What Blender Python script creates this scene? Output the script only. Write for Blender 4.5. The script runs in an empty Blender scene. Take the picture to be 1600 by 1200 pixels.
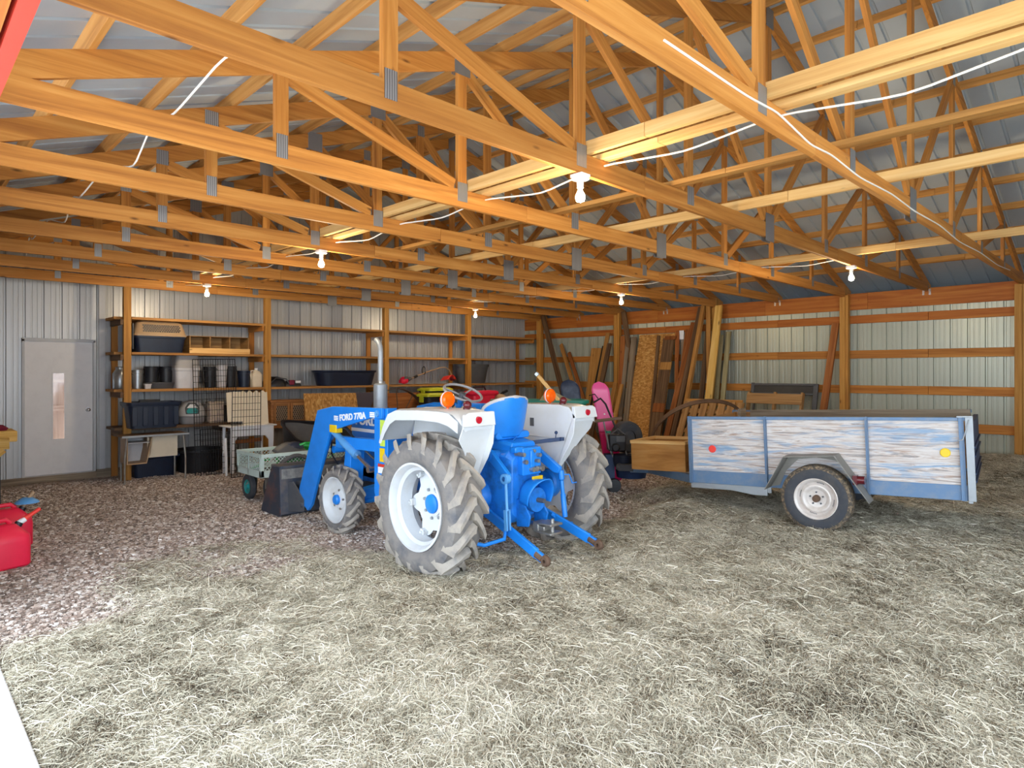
import bpy, math, random
import numpy as np
from mathutils import Vector, Matrix, Euler
random.seed(7); rng = np.random.default_rng(7)
scene = bpy.context.scene
COL = scene.collection
EYE = 1.68
PI = math.pi
BULB_W = 23.; SKY = 3.0; SUN = 4.0; EXPO = 1.0; HAY_N = 3000000; GRAVEL_N = 360000
V = Vector

# ------------------------------------------------------------------ mesh builder
class MB:
    def __init__(s):
        s.v = []; s.f = []; s.g = []; s.m = []; s.mi = 0
    def add(s, vs, fs, gs=None):
        n = len(s.v)
        vs = [tuple(v) for v in vs]
        s.v += vs
        s.g += ([tuple(g) for g in gs] if gs is not None else vs)
        for f in fs:
            s.f.append([i + n for i in f]); s.m.append(s.mi)
        return s
    def _hex(s, c, gs):
        s.add(c, [(0,3,2,1),(4,5,6,7),(0,1,5,4),(1,2,6,5),(2,3,7,6),(3,0,4,7)], gs)
    def box(s, lo, hi):
        x0,y0,z0 = lo; x1,y1,z1 = hi
        c = [(x0,y0,z0),(x1,y0,z0),(x1,y1,z0),(x0,y1,z0),(x0,y0,z1),(x1,y0,z1),(x1,y1,z1),(x0,y1,z1)]
        d = [x1-x0, y1-y0, z1-z0]; k = d.index(max(d)); o = [random.uniform(0,20) for _ in range(3)]
        gs = []
        for p in c:
            q = [p[k], p[(k+1)%3], p[(k+2)%3]]
            gs.append((q[0]+o[0], q[1]+o[1], q[2]+o[2]))
        s._hex(c, gs); return s
    def beam(s, p, q, w, h, up=(0,0,1)):
        p = V(p); q = V(q); d = (q-p); L = d.length; d.normalize()
        up = V(up)
        if abs(d.dot(up)) > .98: up = V((0,1,0))
        a = d.cross(up).normalized(); b = a.cross(d).normalized()
        c = []; gs = []; o = [random.uniform(0,20) for _ in range(3)]
        for e, t in ((p,0),(q,L)):
            for i, j in ((-1,-1),(1,-1),(1,1),(-1,1)):
                c.append(e + a*(w/2*i) + b*(h/2*j)); gs.append((t+o[0], w/2*i+o[1], h/2*j+o[2]))
        s.add(c, [(0,1,2,3),(4,7,6,5),(0,4,5,1),(1,5,6,2),(2,6,7,3),(3,7,4,0)], gs); return s
    def tube(s, pts, r, n=8, closed=False, caps=True):
        pts = [V(p) for p in pts]; m = len(pts)
        rs = r if isinstance(r, (list, tuple)) else [r]*m
        prev = None; c = []
        for i, p in enumerate(pts):
            if closed: t = pts[(i+1) % m] - pts[i-1]
            else: t = pts[min(i+1, m-1)] - pts[max(i-1, 0)]
            t.normalize()
            if prev is None:
                a = t.orthogonal().normalized()
            else:
                a = (prev - t*prev.dot(t))
                a = a.normalized() if a.length > 1e-6 else t.orthogonal().normalized()
            prev = a; b = t.cross(a)
            for k in range(n):
                an = 2*PI*k/n
                c.append(p + (a*math.cos(an) + b*math.sin(an))*rs[i])
        fs = []
        for i in range(m if closed else m-1):
            j = (i+1) % m
            for k in range(n):
                l = (k+1) % n
                fs.append((i*n+k, i*n+l, j*n+l, j*n+k))
        if caps and not closed:
            fs.append(tuple(reversed(range(n)))); fs.append(tuple((m-1)*n+k for k in range(n)))
        s.add(c, fs); return s
    def cyl(s, p, q, r1, r2=None, n=20):
        return s.tube([p, q], [r1, r1 if r2 is None else r2], n)
    def lathe(s, prof, org=(0,0,0), axis='z', n=32, caps=False):
        c = []
        for r, t in prof:
            for k in range(n):
                a = 2*PI*k/n; x, y = r*math.cos(a), r*math.sin(a)
                p = {'z': (x,y,t), 'x': (t,x,y), 'y': (y,t,x)}[axis]
                c.append((p[0]+org[0], p[1]+org[1], p[2]+org[2]))
        fs = []
        for i in range(len(prof)-1):
            for k in range(n):
                l = (k+1) % n
                fs.append((i*n+k, i*n+l, (i+1)*n+l, (i+1)*n+k))
        if caps:
            fs.append(tuple(reversed(range(n)))); fs.append(tuple((len(prof)-1)*n+k for k in range(n)))
        s.add(c, fs); return s
    def prism(s, poly, fn, d0, d1):
        """poly: 2D outline; fn(a,b,d)->3D; extruded from d0 to d1"""
        n = len(poly); o = [random.uniform(0,20) for _ in range(3)]
        c = [fn(a, b, d0) for a, b in poly] + [fn(a, b, d1) for a, b in poly]
        gs = [(a+o[0], b+o[1], d0+o[2]) for a, b in poly] + [(a+o[0], b+o[1], d1+o[2]) for a, b in poly]
        fs = [tuple(reversed(range(n))), tuple(range(n, 2*n))]
        for i in range(n):
            j = (i+1) % n
            fs.append((i, j, n+j, n+i))
        s.add(c, fs, gs); return s
    def ell(s, c, r, nu=20, nv=12, z0=-1, z1=1):
        c = V(c); pts = []; a0 = math.asin(z0); a1 = math.asin(z1)
        for i in range(nv+1):
            t = a0 + (a1-a0)*i/nv
            for k in range(nu):
                a = 2*PI*k/nu
                pts.append((c.x+r[0]*math.cos(t)*math.cos(a), c.y+r[1]*math.cos(t)*math.sin(a), c.z+r[2]*math.sin(t)))
        fs = []
        for i in range(nv):
            for k in range(nu):
                l = (k+1) % nu
                fs.append((i*nu+k, i*nu+l, (i+1)*nu+l, (i+1)*nu+k))
        fs.append(tuple(reversed(range(nu)))); fs.append(tuple(nv*nu+k for k in range(nu)))
        s.add(pts, fs); return s
    def grid(s, fn, nu, nv, thick=None):
        c = [fn(i/nu, j/nv) for j in range(nv+1) for i in range(nu+1)]
        fs = [(j*(nu+1)+i, j*(nu+1)+i+1, (j+1)*(nu+1)+i+1, (j+1)*(nu+1)+i) for j in range(nv) for i in range(nu)]
        s.add(c, fs); return s
    def xf(s, M):
        s.v = [tuple(M @ V(v)) for v in s.v]; return s

WM = {}
def build_mesh(name, mb, mats, inv=None, angle=35):
    me = bpy.data.meshes.new(name)
    vs = mb.v if inv is None else [tuple(inv @ V(v)) for v in mb.v]
    me.from_pydata(vs, [], mb.f)
    at = me.attributes.new('gc', 'FLOAT_VECTOR', 'POINT')
    at.data.foreach_set('vector', np.array(mb.g, dtype=np.float32).ravel())
    for m in (mats if isinstance(mats, (list, tuple)) else [mats]): me.materials.append(m)
    if max(mb.m or [0]) > 0: me.polygons.foreach_set('material_index', mb.m)
    me.polygons.foreach_set('use_smooth', [True]*len(me.polygons))
    me.set_sharp_from_angle(angle=math.radians(angle))
    me.update()
    return me
def thing(name, label, cat, loc=(0,0,0), rot=(0,0,0), group=None):
    o = bpy.data.objects.new(name, None); COL.objects.link(o)
    o.empty_display_size = .1
    o.location = loc; o.rotation_euler = rot
    WM[o] = Matrix.LocRotScale(V(loc), Euler(rot), None)
    return tag(o, label, cat, group)
def tag(o, label=None, cat=None, group=None, kind=None):
    if label: o['label'] = label
    if cat: o['category'] = cat
    if group: o['group'] = group
    if kind: o['kind'] = kind
    return o
def finish(o, bevel, solid=None, sub=0):
    if solid:
        md = o.modifiers.new('thick', 'SOLIDIFY'); md.thickness = solid; md.offset = 0
    if sub:
        md = o.modifiers.new('sub', 'SUBSURF'); md.levels = sub; md.render_levels = sub
    if bevel:
        md = o.modifiers.new('bevel', 'BEVEL'); md.width = bevel; md.segments = 2
        md.limit_method = 'ANGLE'; md.angle_limit = math.radians(40); md.harden_normals = False
def part(parent, name, mb, mat, world=False, bevel=0, solid=None, sub=0, label=None, angle=35, kind=None):
    inv = WM[parent].inverted() if world else None
    me = build_mesh(name, mb, mat, inv, angle)
    o = bpy.data.objects.new(name, me); COL.objects.link(o)
    o.parent = parent; WM[o] = WM[parent]
    if label: o['label'] = label
    if kind: o['kind'] = kind
    finish(o, bevel, solid, sub)
    return o
def single(name, mb, mat, label, cat, group=None, bevel=0, solid=None, sub=0, kind=None, angle=35, at=None):
    a = np.array(mb.v); lo = a.min(0); hi = a.max(0)
    c = V(((lo[0]+hi[0])/2, (lo[1]+hi[1])/2, lo[2])) if at is None else V(at)
    me = build_mesh(name, mb, mat, Matrix.Translation(-c), angle)
    o = bpy.data.objects.new(name, me); COL.objects.link(o); o.location = c
    WM[o] = Matrix.Translation(c)
    finish(o, bevel, solid, sub)
    return tag(o, label, cat, group, kind)
def text_part(parent, name, txt, size, M, mat, bold=0.0, sx=1.0, label=None):
    cu = bpy.data.curves.new(name, 'FONT'); cu.body = txt; cu.size = size; cu.extrude = .0015; cu.offset = bold
    cu.align_x = 'LEFT'; cu.align_y = 'BOTTOM_BASELINE'
    to = bpy.data.objects.new(name, cu); COL.objects.link(to)
    bpy.context.view_layer.update()
    me = bpy.data.meshes.new_from_object(to.evaluated_get(bpy.context.evaluated_depsgraph_get()))
    bpy.data.objects.remove(to); bpy.data.curves.remove(cu)
    me.transform(M @ Matrix.Diagonal((sx,1,1,1)))
    me.materials.clear(); me.materials.append(mat)
    o = bpy.data.objects.new(name, me); COL.objects.link(o); o.parent = parent; WM[o] = WM[parent]
    if label: o['label'] = label
    return o
def dup_tree(o, parent=None, loc=None):
    c = o.copy(); COL.objects.link(c)
    if parent is not None: c.parent = parent
    if loc is not None: c.location = loc
    for ch in list(o.children): dup_tree(ch, c)
    return c

# ------------------------------------------------------------------ materials
def lin(h):
    h = h.lstrip('#'); r = []
    for i in (0,2,4):
        x = int(h[i:i+2],16)/255
        r.append(x/12.92 if x <= .04045 else ((x+.055)/1.055)**2.4)
    return (*r, 1)
class NT:
    def __init__(s, name):
        s.mat = bpy.data.materials.new(name); s.mat.use_nodes = True
        s.t = s.mat.node_tree; s.bs = s.t.nodes['Principled BSDF']
    def n(s, typ, **kw):
        nd = s.t.nodes.new(typ)
        for k, v in kw.items(): setattr(nd, k, v)
        return nd
    def l(s, a, b): s.t.links.new(a, b)
    def coord(s, scale=(1,1,1), src='gc', rand=True):
        if src == 'gc':
            a = s.n('ShaderNodeAttribute', attribute_name='gc'); out = a.outputs['Vector']
        else:
            a = s.n('ShaderNodeTexCoord'); out = a.outputs[src]
        if rand:
            oi = s.n('ShaderNodeObjectInfo'); mu = s.n('ShaderNodeMath', operation='MULTIPLY'); mu.inputs[1].default_value = 37.
            s.l(oi.outputs['Random'], mu.inputs[0])
            ad = s.n('ShaderNodeVectorMath', operation='ADD'); s.l(out, ad.inputs[0]); s.l(mu.outputs[0], ad.inputs[1]); out = ad.outputs[0]
        mp = s.n('ShaderNodeMapping'); mp.inputs['Scale'].default_value = scale
        s.l(out, mp.inputs['Vector']); return mp.outputs['Vector']
    def noise(s, vec, scale, detail=4, rough=.55, dist=0):
        nd = s.n('ShaderNodeTexNoise'); nd.inputs['Scale'].default_value = scale; nd.inputs['Detail'].default_value = detail
        nd.inputs['Roughness'].default_value = rough; nd.inputs['Distortion'].default_value = dist
        s.l(vec, nd.inputs['Vector']); return nd.outputs['Fac']
    def ramp(s, fac, stops):
        r = s.n('ShaderNodeValToRGB'); e = r.color_ramp.elements
        while len(e) < len(stops): e.new(.5)
        for i, (p, c) in enumerate(stops):
            e[i].position = p; e[i].color = c if len(c) == 4 else (*c, 1)
        s.l(fac, r.inputs['Fac']); return r.outputs['Color']
    def mix(s, fac, a, b, blend='MIX'):
        m = s.n('ShaderNodeMix', data_type='RGBA', blend_type=blend)
        for sock, val in ((m.inputs[0], fac), (m.inputs[6], a), (m.inputs[7], b)):
            if isinstance(val, (int, float)): sock.default_value = val
            elif isinstance(val, tuple): sock.default_value = val
            else: s.l(val, sock)
        return m.outputs[2]
    def math(s, op, a, b=None):
        m = s.n('ShaderNodeMath', operation=op)
        for i, val in enumerate((a, b)):
            if val is None: continue
            if isinstance(val, (int, float)): m.inputs[i].default_value = val
            else: s.l(val, m.inputs[i])
        return m.outputs[0]
    def bump(s, h, strength=.3, dist=.01):
        b = s.n('ShaderNodeBump'); b.inputs['Strength'].default_value = strength; b.inputs['Distance'].default_value = dist
        s.l(h, b.inputs['Height']); s.l(b.outputs['Normal'], s.bs.inputs['Normal'])
    def out(s, col, rough=.6, metal=0., spec=None):
        if isinstance(col, tuple): s.bs.inputs['Base Color'].default_value = col
        else: s.l(col, s.bs.inputs['Base Color'])
        if isinstance(rough, (int, float)): s.bs.inputs['Roughness'].default_value = rough
        else: s.l(rough, s.bs.inputs['Roughness'])
        s.bs.inputs['Metallic'].default_value = metal
        if spec is not None: s.bs.inputs['Specular IOR Level'].default_value = spec
        return s.mat

def wood(name, light, mid, dark, grain=14., knots=.045, rough=.62, vary=.35):
    t = NT(name)
    v = t.coord((.55, grain, grain))
    n1 = t.noise(v, 1.6, 5, .6, .6)
    base = t.ramp(n1, [(.28, lin(dark)), (.5, lin(mid)), (.72, lin(light))])
    v2 = t.coord((1, 1, 1))
    n2 = t.noise(v2, 1.1, 2)
    base = t.mix(t.math('MULTIPLY', n2, vary), base, lin(dark))
    if knots:
        vk = t.coord((1.6, 5, 5))
        vo = t.n('ShaderNodeTexVoronoi'); vo.inputs['Scale'].default_value = 1.3; t.l(vk, vo.inputs['Vector'])
        k = t.ramp(vo.outputs['Distance'], [(knots*.6, (1,1,1,1)), (knots*2.2, (0,0,0,1))])
        base = t.mix(t.math('MULTIPLY', k, .75), base, lin('#3a1c0a'))
    oi = t.n('ShaderNodeObjectInfo')
    hsv = t.n('ShaderNodeHueSaturation'); t.l(base, hsv.inputs['Color'])
    mr = t.n('ShaderNodeMapRange'); mr.inputs[3].default_value = .86; mr.inputs[4].default_value = 1.12
    t.l(oi.outputs['Random'], mr.inputs[0]); t.l(mr.outputs[0], hsv.inputs['Value'])
    t.bump(n1, .12, .004)
    return t.out(hsv.outputs['Color'], rough, 0, .3)
def paint(name, col, rough=.45, metal=0., dirt=None, amount=.35, scale=6., spec=None, bump=0):
    t = NT(name); v = t.coord((1,1,1))
    n1 = t.noise(v, scale, 6, .65)
    d = lin(dirt) if dirt else tuple(c*.7 for c in lin(col)[:3]) + (1,)
    f = t.ramp(n1, [(.45, (0,0,0,1)), (.78, (1,1,1,1))])
    c = t.mix(t.math('MULTIPLY', f, amount), lin(col), d)
    if bump: t.bump(t.noise(v, scale*12, 3), bump, .004)
    return t.out(c, rough, metal, spec)

M = {}
M['truss'] = wood('truss_pine', '#d69a50', '#c2823b', '#9a5f29')
M['header'] = wood('fir_header', '#cf873c', '#bb6d2c', '#954e1d', grain=9, knots=.02)
M['girt'] = wood('girt_pine', '#d2954a', '#be7d38', '#975d27')
M['post'] = wood('treated_post', '#d3a055', '#bf883f', '#9a682f')
M['brace'] = wood('pale_pine', '#efcd92', '#e2b877', '#c79454', knots=.035)
M['purlin'] = wood('purlin_pine', '#e0aa66', '#cc934e', '#a46c34')
M['shelf'] = wood('shelf_plank', '#c79758', '#b27f44', '#875a2a')
M['darkwood'] = wood('weathered_dark_board', '#8d7050', '#6c5039', '#453223', knots=.03)
M['greywood'] = wood('weathered_grey_board', '#a89a86', '#8a7b68', '#625446', knots=.04)
M['tanwood'] = wood('tan_board', '#cc9a58', '#b07f42', '#8a5d2c')
M['yellowwood'] = wood('yellow_pine_board', '#efcf85', '#e0b662', '#bd8c40', knots=.06)
M['redwood'] = wood('reddish_board', '#b97a42', '#9d5c2c', '#6f3c1b')
M['blackwood'] = wood('black_board', '#3c322b', '#2a221d', '#17120f', knots=0)
M['greenwood'] = wood('green_grey_board', '#b3aa86', '#988e69', '#736a4c', knots=.02)
M['crate'] = wood('plywood_crate', '#d9a868', '#c68d4c', '#96602b', grain=5, knots=0)
M['pallet'] = wood('pallet_board', '#c8a070', '#ad8454', '#7d5a37')
M['cabinet'] = wood('brown_cabinet', '#bd8552', '#9e6a3c', '#6f4524', knots=0)
M['nest'] = wood('nest_box', '#b9925c', '#a0794a', '#775532', knots=.02)

def steel_sheet(name, col, rough=.42, metal=.25, streak='#8f9088'):
    t = NT(name); v = t.coord((1,1,1), rand=False)
    v2 = t.coord((6,6,.35), src='Object', rand=False)
    n = t.noise(v2, 1.5, 4)
    c = t.mix(t.ramp(n, [(.45,(0,0,0,1)),(.8,(.22,.22,.22,1))]), lin(col), lin(streak))
    return t.out(c, rough, metal, .5)
M['wall'] = steel_sheet('ribbed_wall_steel', '#b0b1b3', .36)
M['wall_r'] = steel_sheet('ribbed_wall_steel_greenish', '#a8ada0', .36)
M['roof'] = steel_sheet('ribbed_roof_steel', '#a6b1bb', .5, .15, '#939faa')
M['doorpaint'] = paint('white_door_paint', '#dcdce0', .45, dirt='#b7b7be', amount=.25)
M['trimw'] = paint('grey_door_trim', '#b9bcc2', .45)
M['concrete'] = paint('pale_concrete', '#d9d9d9', .85, dirt='#b5b3ae', amount=.5, scale=9)
M['plate'] = None
t = NT('gusset_steel'); v = t.coord((1,1,1), src='Object', rand=False)
wv = t.n('ShaderNodeTexWave', wave_type='BANDS', bands_direction='X'); wv.inputs['Scale'].default_value = 22; wv.inputs['Distortion'].default_value = .6
t.l(v, wv.inputs['Vector'])
c = t.ramp(wv.outputs['Fac'], [(.15, lin('#6f7073')), (.6, lin('#a9aaac'))])
M['plate'] = t.out(c, .45, .6)
M['blue'] = paint('tractor_blue', '#1983e4', .38, dirt='#115aaa', amount=.4, scale=5, spec=.5)
M['blue2'] = paint('greasy_tractor_blue', '#1479d8', .5, dirt='#16324f', amount=.8, scale=9)
M['lblue'] = paint('cylinder_light_blue', '#5b9fdc', .4, dirt='#3f6f9f', amount=.4)
M['white'] = paint('tractor_white', '#d0d4d8', .35, dirt='#c3c1b8', amount=.35, scale=7)
M['offwhite'] = paint('rim_white', '#cfd3d7', .4, dirt='#b9aea0', amount=.45, scale=8)
M['scuff'] = paint('scuffed_bucket_steel', '#a3a29f', .5, .5, dirt='#4b5260', amount=.9, scale=9)
M['sidep'] = paint('rusty_bucket_side', '#3b4250', .55, .3, dirt='#8a5640', amount=.85, scale=5)
M['dullwood'] = wood('dull_pink_board', '#bfa08c', '#a88772', '#866653')
M['tire'] = paint('dusty_rubber', '#807b77', .85, dirt='#494e59', amount=.95, scale=7, bump=.35)
M['lug'] = paint('pale_lug_rubber', '#a39b91', .88, dirt='#6f6f73', amount=.85, scale=9, bump=.3)  # lugs paler than the carcass rubber between them
M['tire2'] = paint('black_rubber', '#3a3d44', .8, dirt='#5d5850', amount=.6, scale=10, bump=.2)
M['tread'] = paint('muddy_tread', '#4b4640', .9, dirt='#b49a78', amount=1., scale=40, bump=.5)
M['greysteel'] = paint('grey_painted_steel', '#9aa0a6', .4, .3, dirt='#7b7a78', amount=.4)
M['steel'] = paint('bare_steel', '#a9a8a4', .4, .8, dirt='#7d5c42', amount=.6, scale=12)
M['rust'] = paint('rusty_steel', '#6b5444', .75, .3, dirt='#3b2a22', amount=.7, scale=8)
M['bucket'] = paint('worn_bucket_steel', '#465061', .5, .35, dirt='#8d7d70', amount=.7, scale=4)
M['black'] = paint('black_plastic', '#171a23', .45, dirt='#3a3b40', amount=.4)
M['navy'] = paint('navy_plastic', '#111e36', .42, dirt='#22344e', amount=.4)
M['dgrey'] = paint('dark_grey_plastic', '#4d5056', .5, dirt='#6d6c6a', amount=.4)
M['grey'] = paint('grey_plastic', '#9b9a9d', .5)
M['lgrey'] = paint('light_grey_plastic', '#bebdc0', .5)
M['clear'] = paint('cloudy_plastic', '#c3c4cc', .35, dirt='#9f9ea2', amount=.4)
M['tan'] = paint('tan_plastic', '#ae9170', .5, dirt='#8f7355', amount=.4)
M['cream'] = paint('cream_paint', '#ddd2bd', .6, dirt='#b9ab90', amount=.3)
M['whiteplastic'] = paint('white_plastic', '#e8eaf0', .4, dirt='#c9c9cf', amount=.3)
M['chrome'] = paint('polished_metal', '#d7d9dc', .18, .95)
M['galv'] = paint('galvanised_steel', '#a8adb2', .35, .8, dirt='#7e848a', amount=.6, scale=14)
M['teal'] = paint('teal_plastic', '#1a8d8d', .4)
M['tealgreen'] = paint('dark_green_paint', '#12705a', .45, dirt='#0c4a3c', amount=.4)
M['mesh'] = paint('pale_green_grey_paint', '#c9dcd8', .45, dirt='#8ca5a0', amount=.35)
M['hose'] = paint('green_hose', '#21b04b', .4, dirt='#157a35', amount=.3)
M['pink'] = paint('pink_topsheet', '#ef5c9c', .3, dirt='#e23a86', amount=.3)
M['magenta'] = paint('magenta_topsheet', '#d2186c', .3, dirt='#9a0f50', amount=.5, scale=20)
M['dnavy'] = paint('dark_navy_topsheet', '#202c44', .5, dirt='#5a6478', amount=.6, scale=8)
M['red'] = paint('red_plastic', '#ea2248', .38, dirt='#c0132f', amount=.3)
M['red2'] = paint('red_orange_plastic', '#ee4238', .38, dirt='#c92d2a', amount=.3)
M['redpaint'] = paint('red_painted_wood', '#d8412f', .5, dirt='#b53326', amount=.3)
M['yellow'] = paint('lime_yellow_plastic', '#c9cf2c', .45, dirt='#a0a51f', amount=.3)
M['decal_y'] = paint('yellow_decal', '#e9c319', .45)
M['decal_g'] = paint('yellow_green_decal', '#c5dd55', .45, dirt='#8ab04a', amount=.5, scale=30)
M['decal_w'] = paint('white_decal', '#f3f4f4', .45)
M['decal_r'] = paint('red_decal', '#d23a2a', .45)
M['amber'] = paint('amber_lens', '#f25c00', .2, dirt='#ff8a1a', amount=.6, scale=25)
M['redlens'] = paint('red_lens', '#b8142c', .2)
M['darkred'] = paint('dark_red_lens', '#5a1820', .2)
M['wire'] = paint('black_wire', '#23252b', .5, .3)
M['cable'] = paint('white_cable', '#f1efe8', .5)
M['porcelain'] = paint('white_porcelain', '#f4f4f2', .25)
M['hair'] = paint('maroon_fabric', '#7a1838', .7)
M['carton'] = paint('printed_bag', '#c9b9a6', .6, dirt='#7d6a8a', amount=.9, scale=16)
M['purple'] = paint('dark_purple_board', '#4a4350', .6)
M['blueframe'] = paint('trailer_blue_grey', '#5f7c9e', .5, .2, dirt='#8b8e90', amount=.6, scale=9)
M['dkblue'] = paint('trailer_dark_blue', '#1d3358', .5, .2, dirt='#0f1c33', amount=.5)
M['fendergrey'] = paint('fender_grey', '#8d8a83', .55, .3, dirt='#6a625a', amount=.5)
M['rimcream'] = paint('cream_trailer_rim', '#d9d2cd', .4, .1, dirt='#a08c78', amount=.5, scale=9)
# weathered painted plywood of the trailer
t = NT('weathered_painted_plywood'); v = t.coord((1.0, 1.0, 1.0))
mp = t.n('ShaderNodeMapping'); mp.inputs['Scale'].default_value = (.5, 8, 1.2); t.l(v, mp.inputs['Vector'])
n1 = t.noise(mp.outputs[0], 3.2, 8, .66, 1.1)
c = t.ramp(n1, [(.28, lin('#76706f')), (.38, lin('#b09a8c')), (.44, lin('#c4bcb8')), (.51, lin('#d4d1d0')), (.56, lin('#bfae a2'.replace(' ',''))), (.61, lin('#8d8a8c')), (.70, lin('#c2bbb8'))])
mp2 = t.n('ShaderNodeMapping'); mp2.inputs['Scale'].default_value = (.7, 5, 1.3); t.l(v, mp2.inputs['Vector'])
n2 = t.noise(mp2.outputs[0], 2.1, 6, .6, .8)
c = t.mix(t.ramp(n2, [(.50,(0,0,0,1)),(.64,(.85,.85,.85,1))]), c, lin('#7a9dbf'))
t.bump(n1, .3, .004)
M['plyside'] = t.out(c, .75, 0, .25)
# OSB
t = NT('osb_sheet'); v = t.coord((1,1,1))
vo = t.n('ShaderNodeTexVoronoi'); vo.inputs['Scale'].default_value = 42; vo.inputs['Randomness'].default_value = 1
mp = t.n('ShaderNodeMapping'); mp.inputs['Scale'].default_value = (1, .5, 1); mp.inputs['Rotation'].default_value = (.3,.5,.6); t.l(v, mp.inputs['Vector']); t.l(mp.outputs[0], vo.inputs['Vector'])
sp = t.n('ShaderNodeSeparateColor'); t.l(vo.outputs['Color'], sp.inputs['Color'])
c = t.ramp(sp.outputs[0], [(0, lin('#a06e36')), (.4, lin('#b98444')), (.75, lin('#c79350')), (1, lin('#d6a864'))])
M['osb'] = t.out(c, .7, 0, .3)
# glass, bulbs
t = NT('door_lite_glass'); t.bs.inputs['Transmission Weight'].default_value = 1.0; t.bs.inputs['IOR'].default_value = 1.45
M['glass'] = t.out((.95,.97,.97,1), .05)
t = NT('lit_bulb_glass'); t.bs.inputs['Emission Color'].default_value = (1,.78,.42,1); t.bs.inputs['Emission Strength'].default_value = 30
M['bulb'] = t.out((1,.9,.7,1), .3)
# ------------------------------------------------------------------ building constants
XR = -5.96                     # ridge line
YB = 10.41                     # gable wall metal
SL = .345
def z_under(x): return 5.08 - SL*abs(x-XR)          # underside of the top chords
ZC0, ZC1 = 2.99, 3.13          # bottom chord
NT_ = 9
TY = [1.22*k for k in range(NT_)]

# camera -----------------------------------------------------------
cd = bpy.data.cameras.new('camera'); cam = bpy.data.objects.new('camera', cd); COL.objects.link(cam)
cam.location = (-12.1352, -1.5014, EYE)
cam.rotation_euler = (PI/2, 0, -.775804)
cd.sensor_width = 36; cd.lens = 1001.12/1600*36; cd.shift_y = -(600-580.72)/1600
cd.clip_start = .05; cd.clip_end = 200
scene.camera = cam

# ribbed steel -------------------------------------------------------
def rib_profile(a0, a1, pitch=.2286, minor=.0032):
    """(along, height) points of a ribbed sheet between a0 and a1"""
    pts = []; n = int(math.ceil((a1-a0)/pitch))
    for i in range(n):
        b = a0 + i*pitch
        for da, h in ((0,0),(.009,.02),(.030,.02),(.039,0),(.098,0),(.103,minor),(.117,minor),(.122,0),(.160,0),(.165,minor),(.179,minor),(.184,0)) if minor else ((0,0),(.009,.022),(.030,.022),(.039,0)):
            if b+da <= a1: pts.append((b+da, h))
    pts.append((a1, 0)); return pts
def wall_sheet(pts, bot, top):
    """pts: list of (x,y); bot/top: z per point"""
    mb = MB(); c = []
    for i, p in enumerate(pts): c.append((p[0], p[1], bot[i])); c.append((p[0], p[1], top[i]))
    mb.add(c, [(2*i, 2*i+2, 2*i+3, 2*i+1) for i in range(len(pts)-1)]); return mb
def structure(name, mb, mat, bevel=0, **k):
    a = np.array(mb.v)
    o = single(name, mb, mat, None, None, kind='structure', bevel=bevel, **k); return o

DX0, DX1, DZ0, DZ1 = -10.66, -9.74, .10, 2.15      # door opening in the back wall
zroof = lambda x: z_under(x) + .147 + .089 + .02
P = [(x, h) for x, h in rib_profile(-12.03, .05)]
for x in (DX0-.001, DX0, DX1, DX1+.001):
    P.append((x, 0))
P.sort()
bot = []
for x, h in P: bot.append(DZ1+.03 if DX0 <= x <= DX1 else .06)
mb = wall_sheet([(x, YB+h) for x, h in P], bot, [zroof(x) for x, h in P])
structure('wall_back', mb, M['wall'], angle=20)
# right eave wall: outside the girts
P = rib_profile(-3.7, YB+.02)
mb = wall_sheet([(.045+h, y) for y, h in P], [.02]*len(P), [3.03]*len(P))
structure('wall_right', mb, M['wall_r'], angle=20)
# left eave wall beyond the big opening
P = rib_profile(4.1, YB)
mb = wall_sheet([(-11.98-h, y) for y, h in P], [.02]*len(P), [3.33]*len(P))
structure('wall_left', mb, M['wall'], angle=20)
# unseen front gable wall behind the camera, its open part shaped for the daylight
P = [(x, h) for x, h in rib_profile(-11.95, .05)]
structure('wall_front', wall_sheet([(x, -3.68-h) for x, h in P], [3.05 if x < -6 else .02 for x, h in P], [zroof(x) for x, h in P]), M['wall'], angle=20)
# roof steel (both slopes)
mb = MB()
P = rib_profile(-3.7, YB+.05, minor=0)
for sgn in (1, -1):
    c = []
    for y, h in P:
        e_ = 6.62 if sgn > 0 else 6.35; c.append((XR, y, 5.08+.147+.089+h)); xe = XR + sgn*e_
        c.append((xe, y, 5.08-SL*e_+.147+.089+h))
    mb.add(c, [(2*i, 2*i+1, 2*i+3, 2*i+2) for i in range(len(P)-1)])
structure('ceiling', mb, M['roof'], angle=20)

# posts, header, girts on the right wall
names = ['at the right edge of the picture', 'second from the right edge, behind the trailer', 'beside the tall yellow plank', 'with a brown brace board leaning on its right', 'knotty, at the far end of the shelves']
for i in range(5):
    y = 2.44*i; mb = MB()
    mb.beam((-.07, y-.045, -.2), (-.07, y-.045, 3.02 if i else 2.98), .10, .046, up=(0,1,0))
    mb.beam((-.07, y, -.2), (-.07, y, 3.16 if i in (1,2) else 2.98), .14, .046, up=(0,1,0))
    mb.beam((-.07, y+.045, -.2), (-.07, y+.045, 2.98), .14, .046, up=(0,1,0))
    single('timber_post', mb, M['post'], 'timber post of the right wall, ' + names[i], 'post', 'posts of the right wall', bevel=.003)
mb = MB()
ys = [-3.7, -.5, 2.1, 3.9, 6.3, 8.6, 10.39]
for a, b in zip(ys[:-1], ys[1:]): mb.beam((.02, a, 2.902), (.02, b-.004, 2.902), .038, .286)
single('header_beam', mb, M['header'], 'wide reddish header beam along the top of the right wall', 'beam')
lab = ['top wall girt, right below the header beam', 'second wall girt from the top, above the trailer', 'third wall girt from the top, at eye height', 'lowest wall girt, just above the hay pile']
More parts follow.
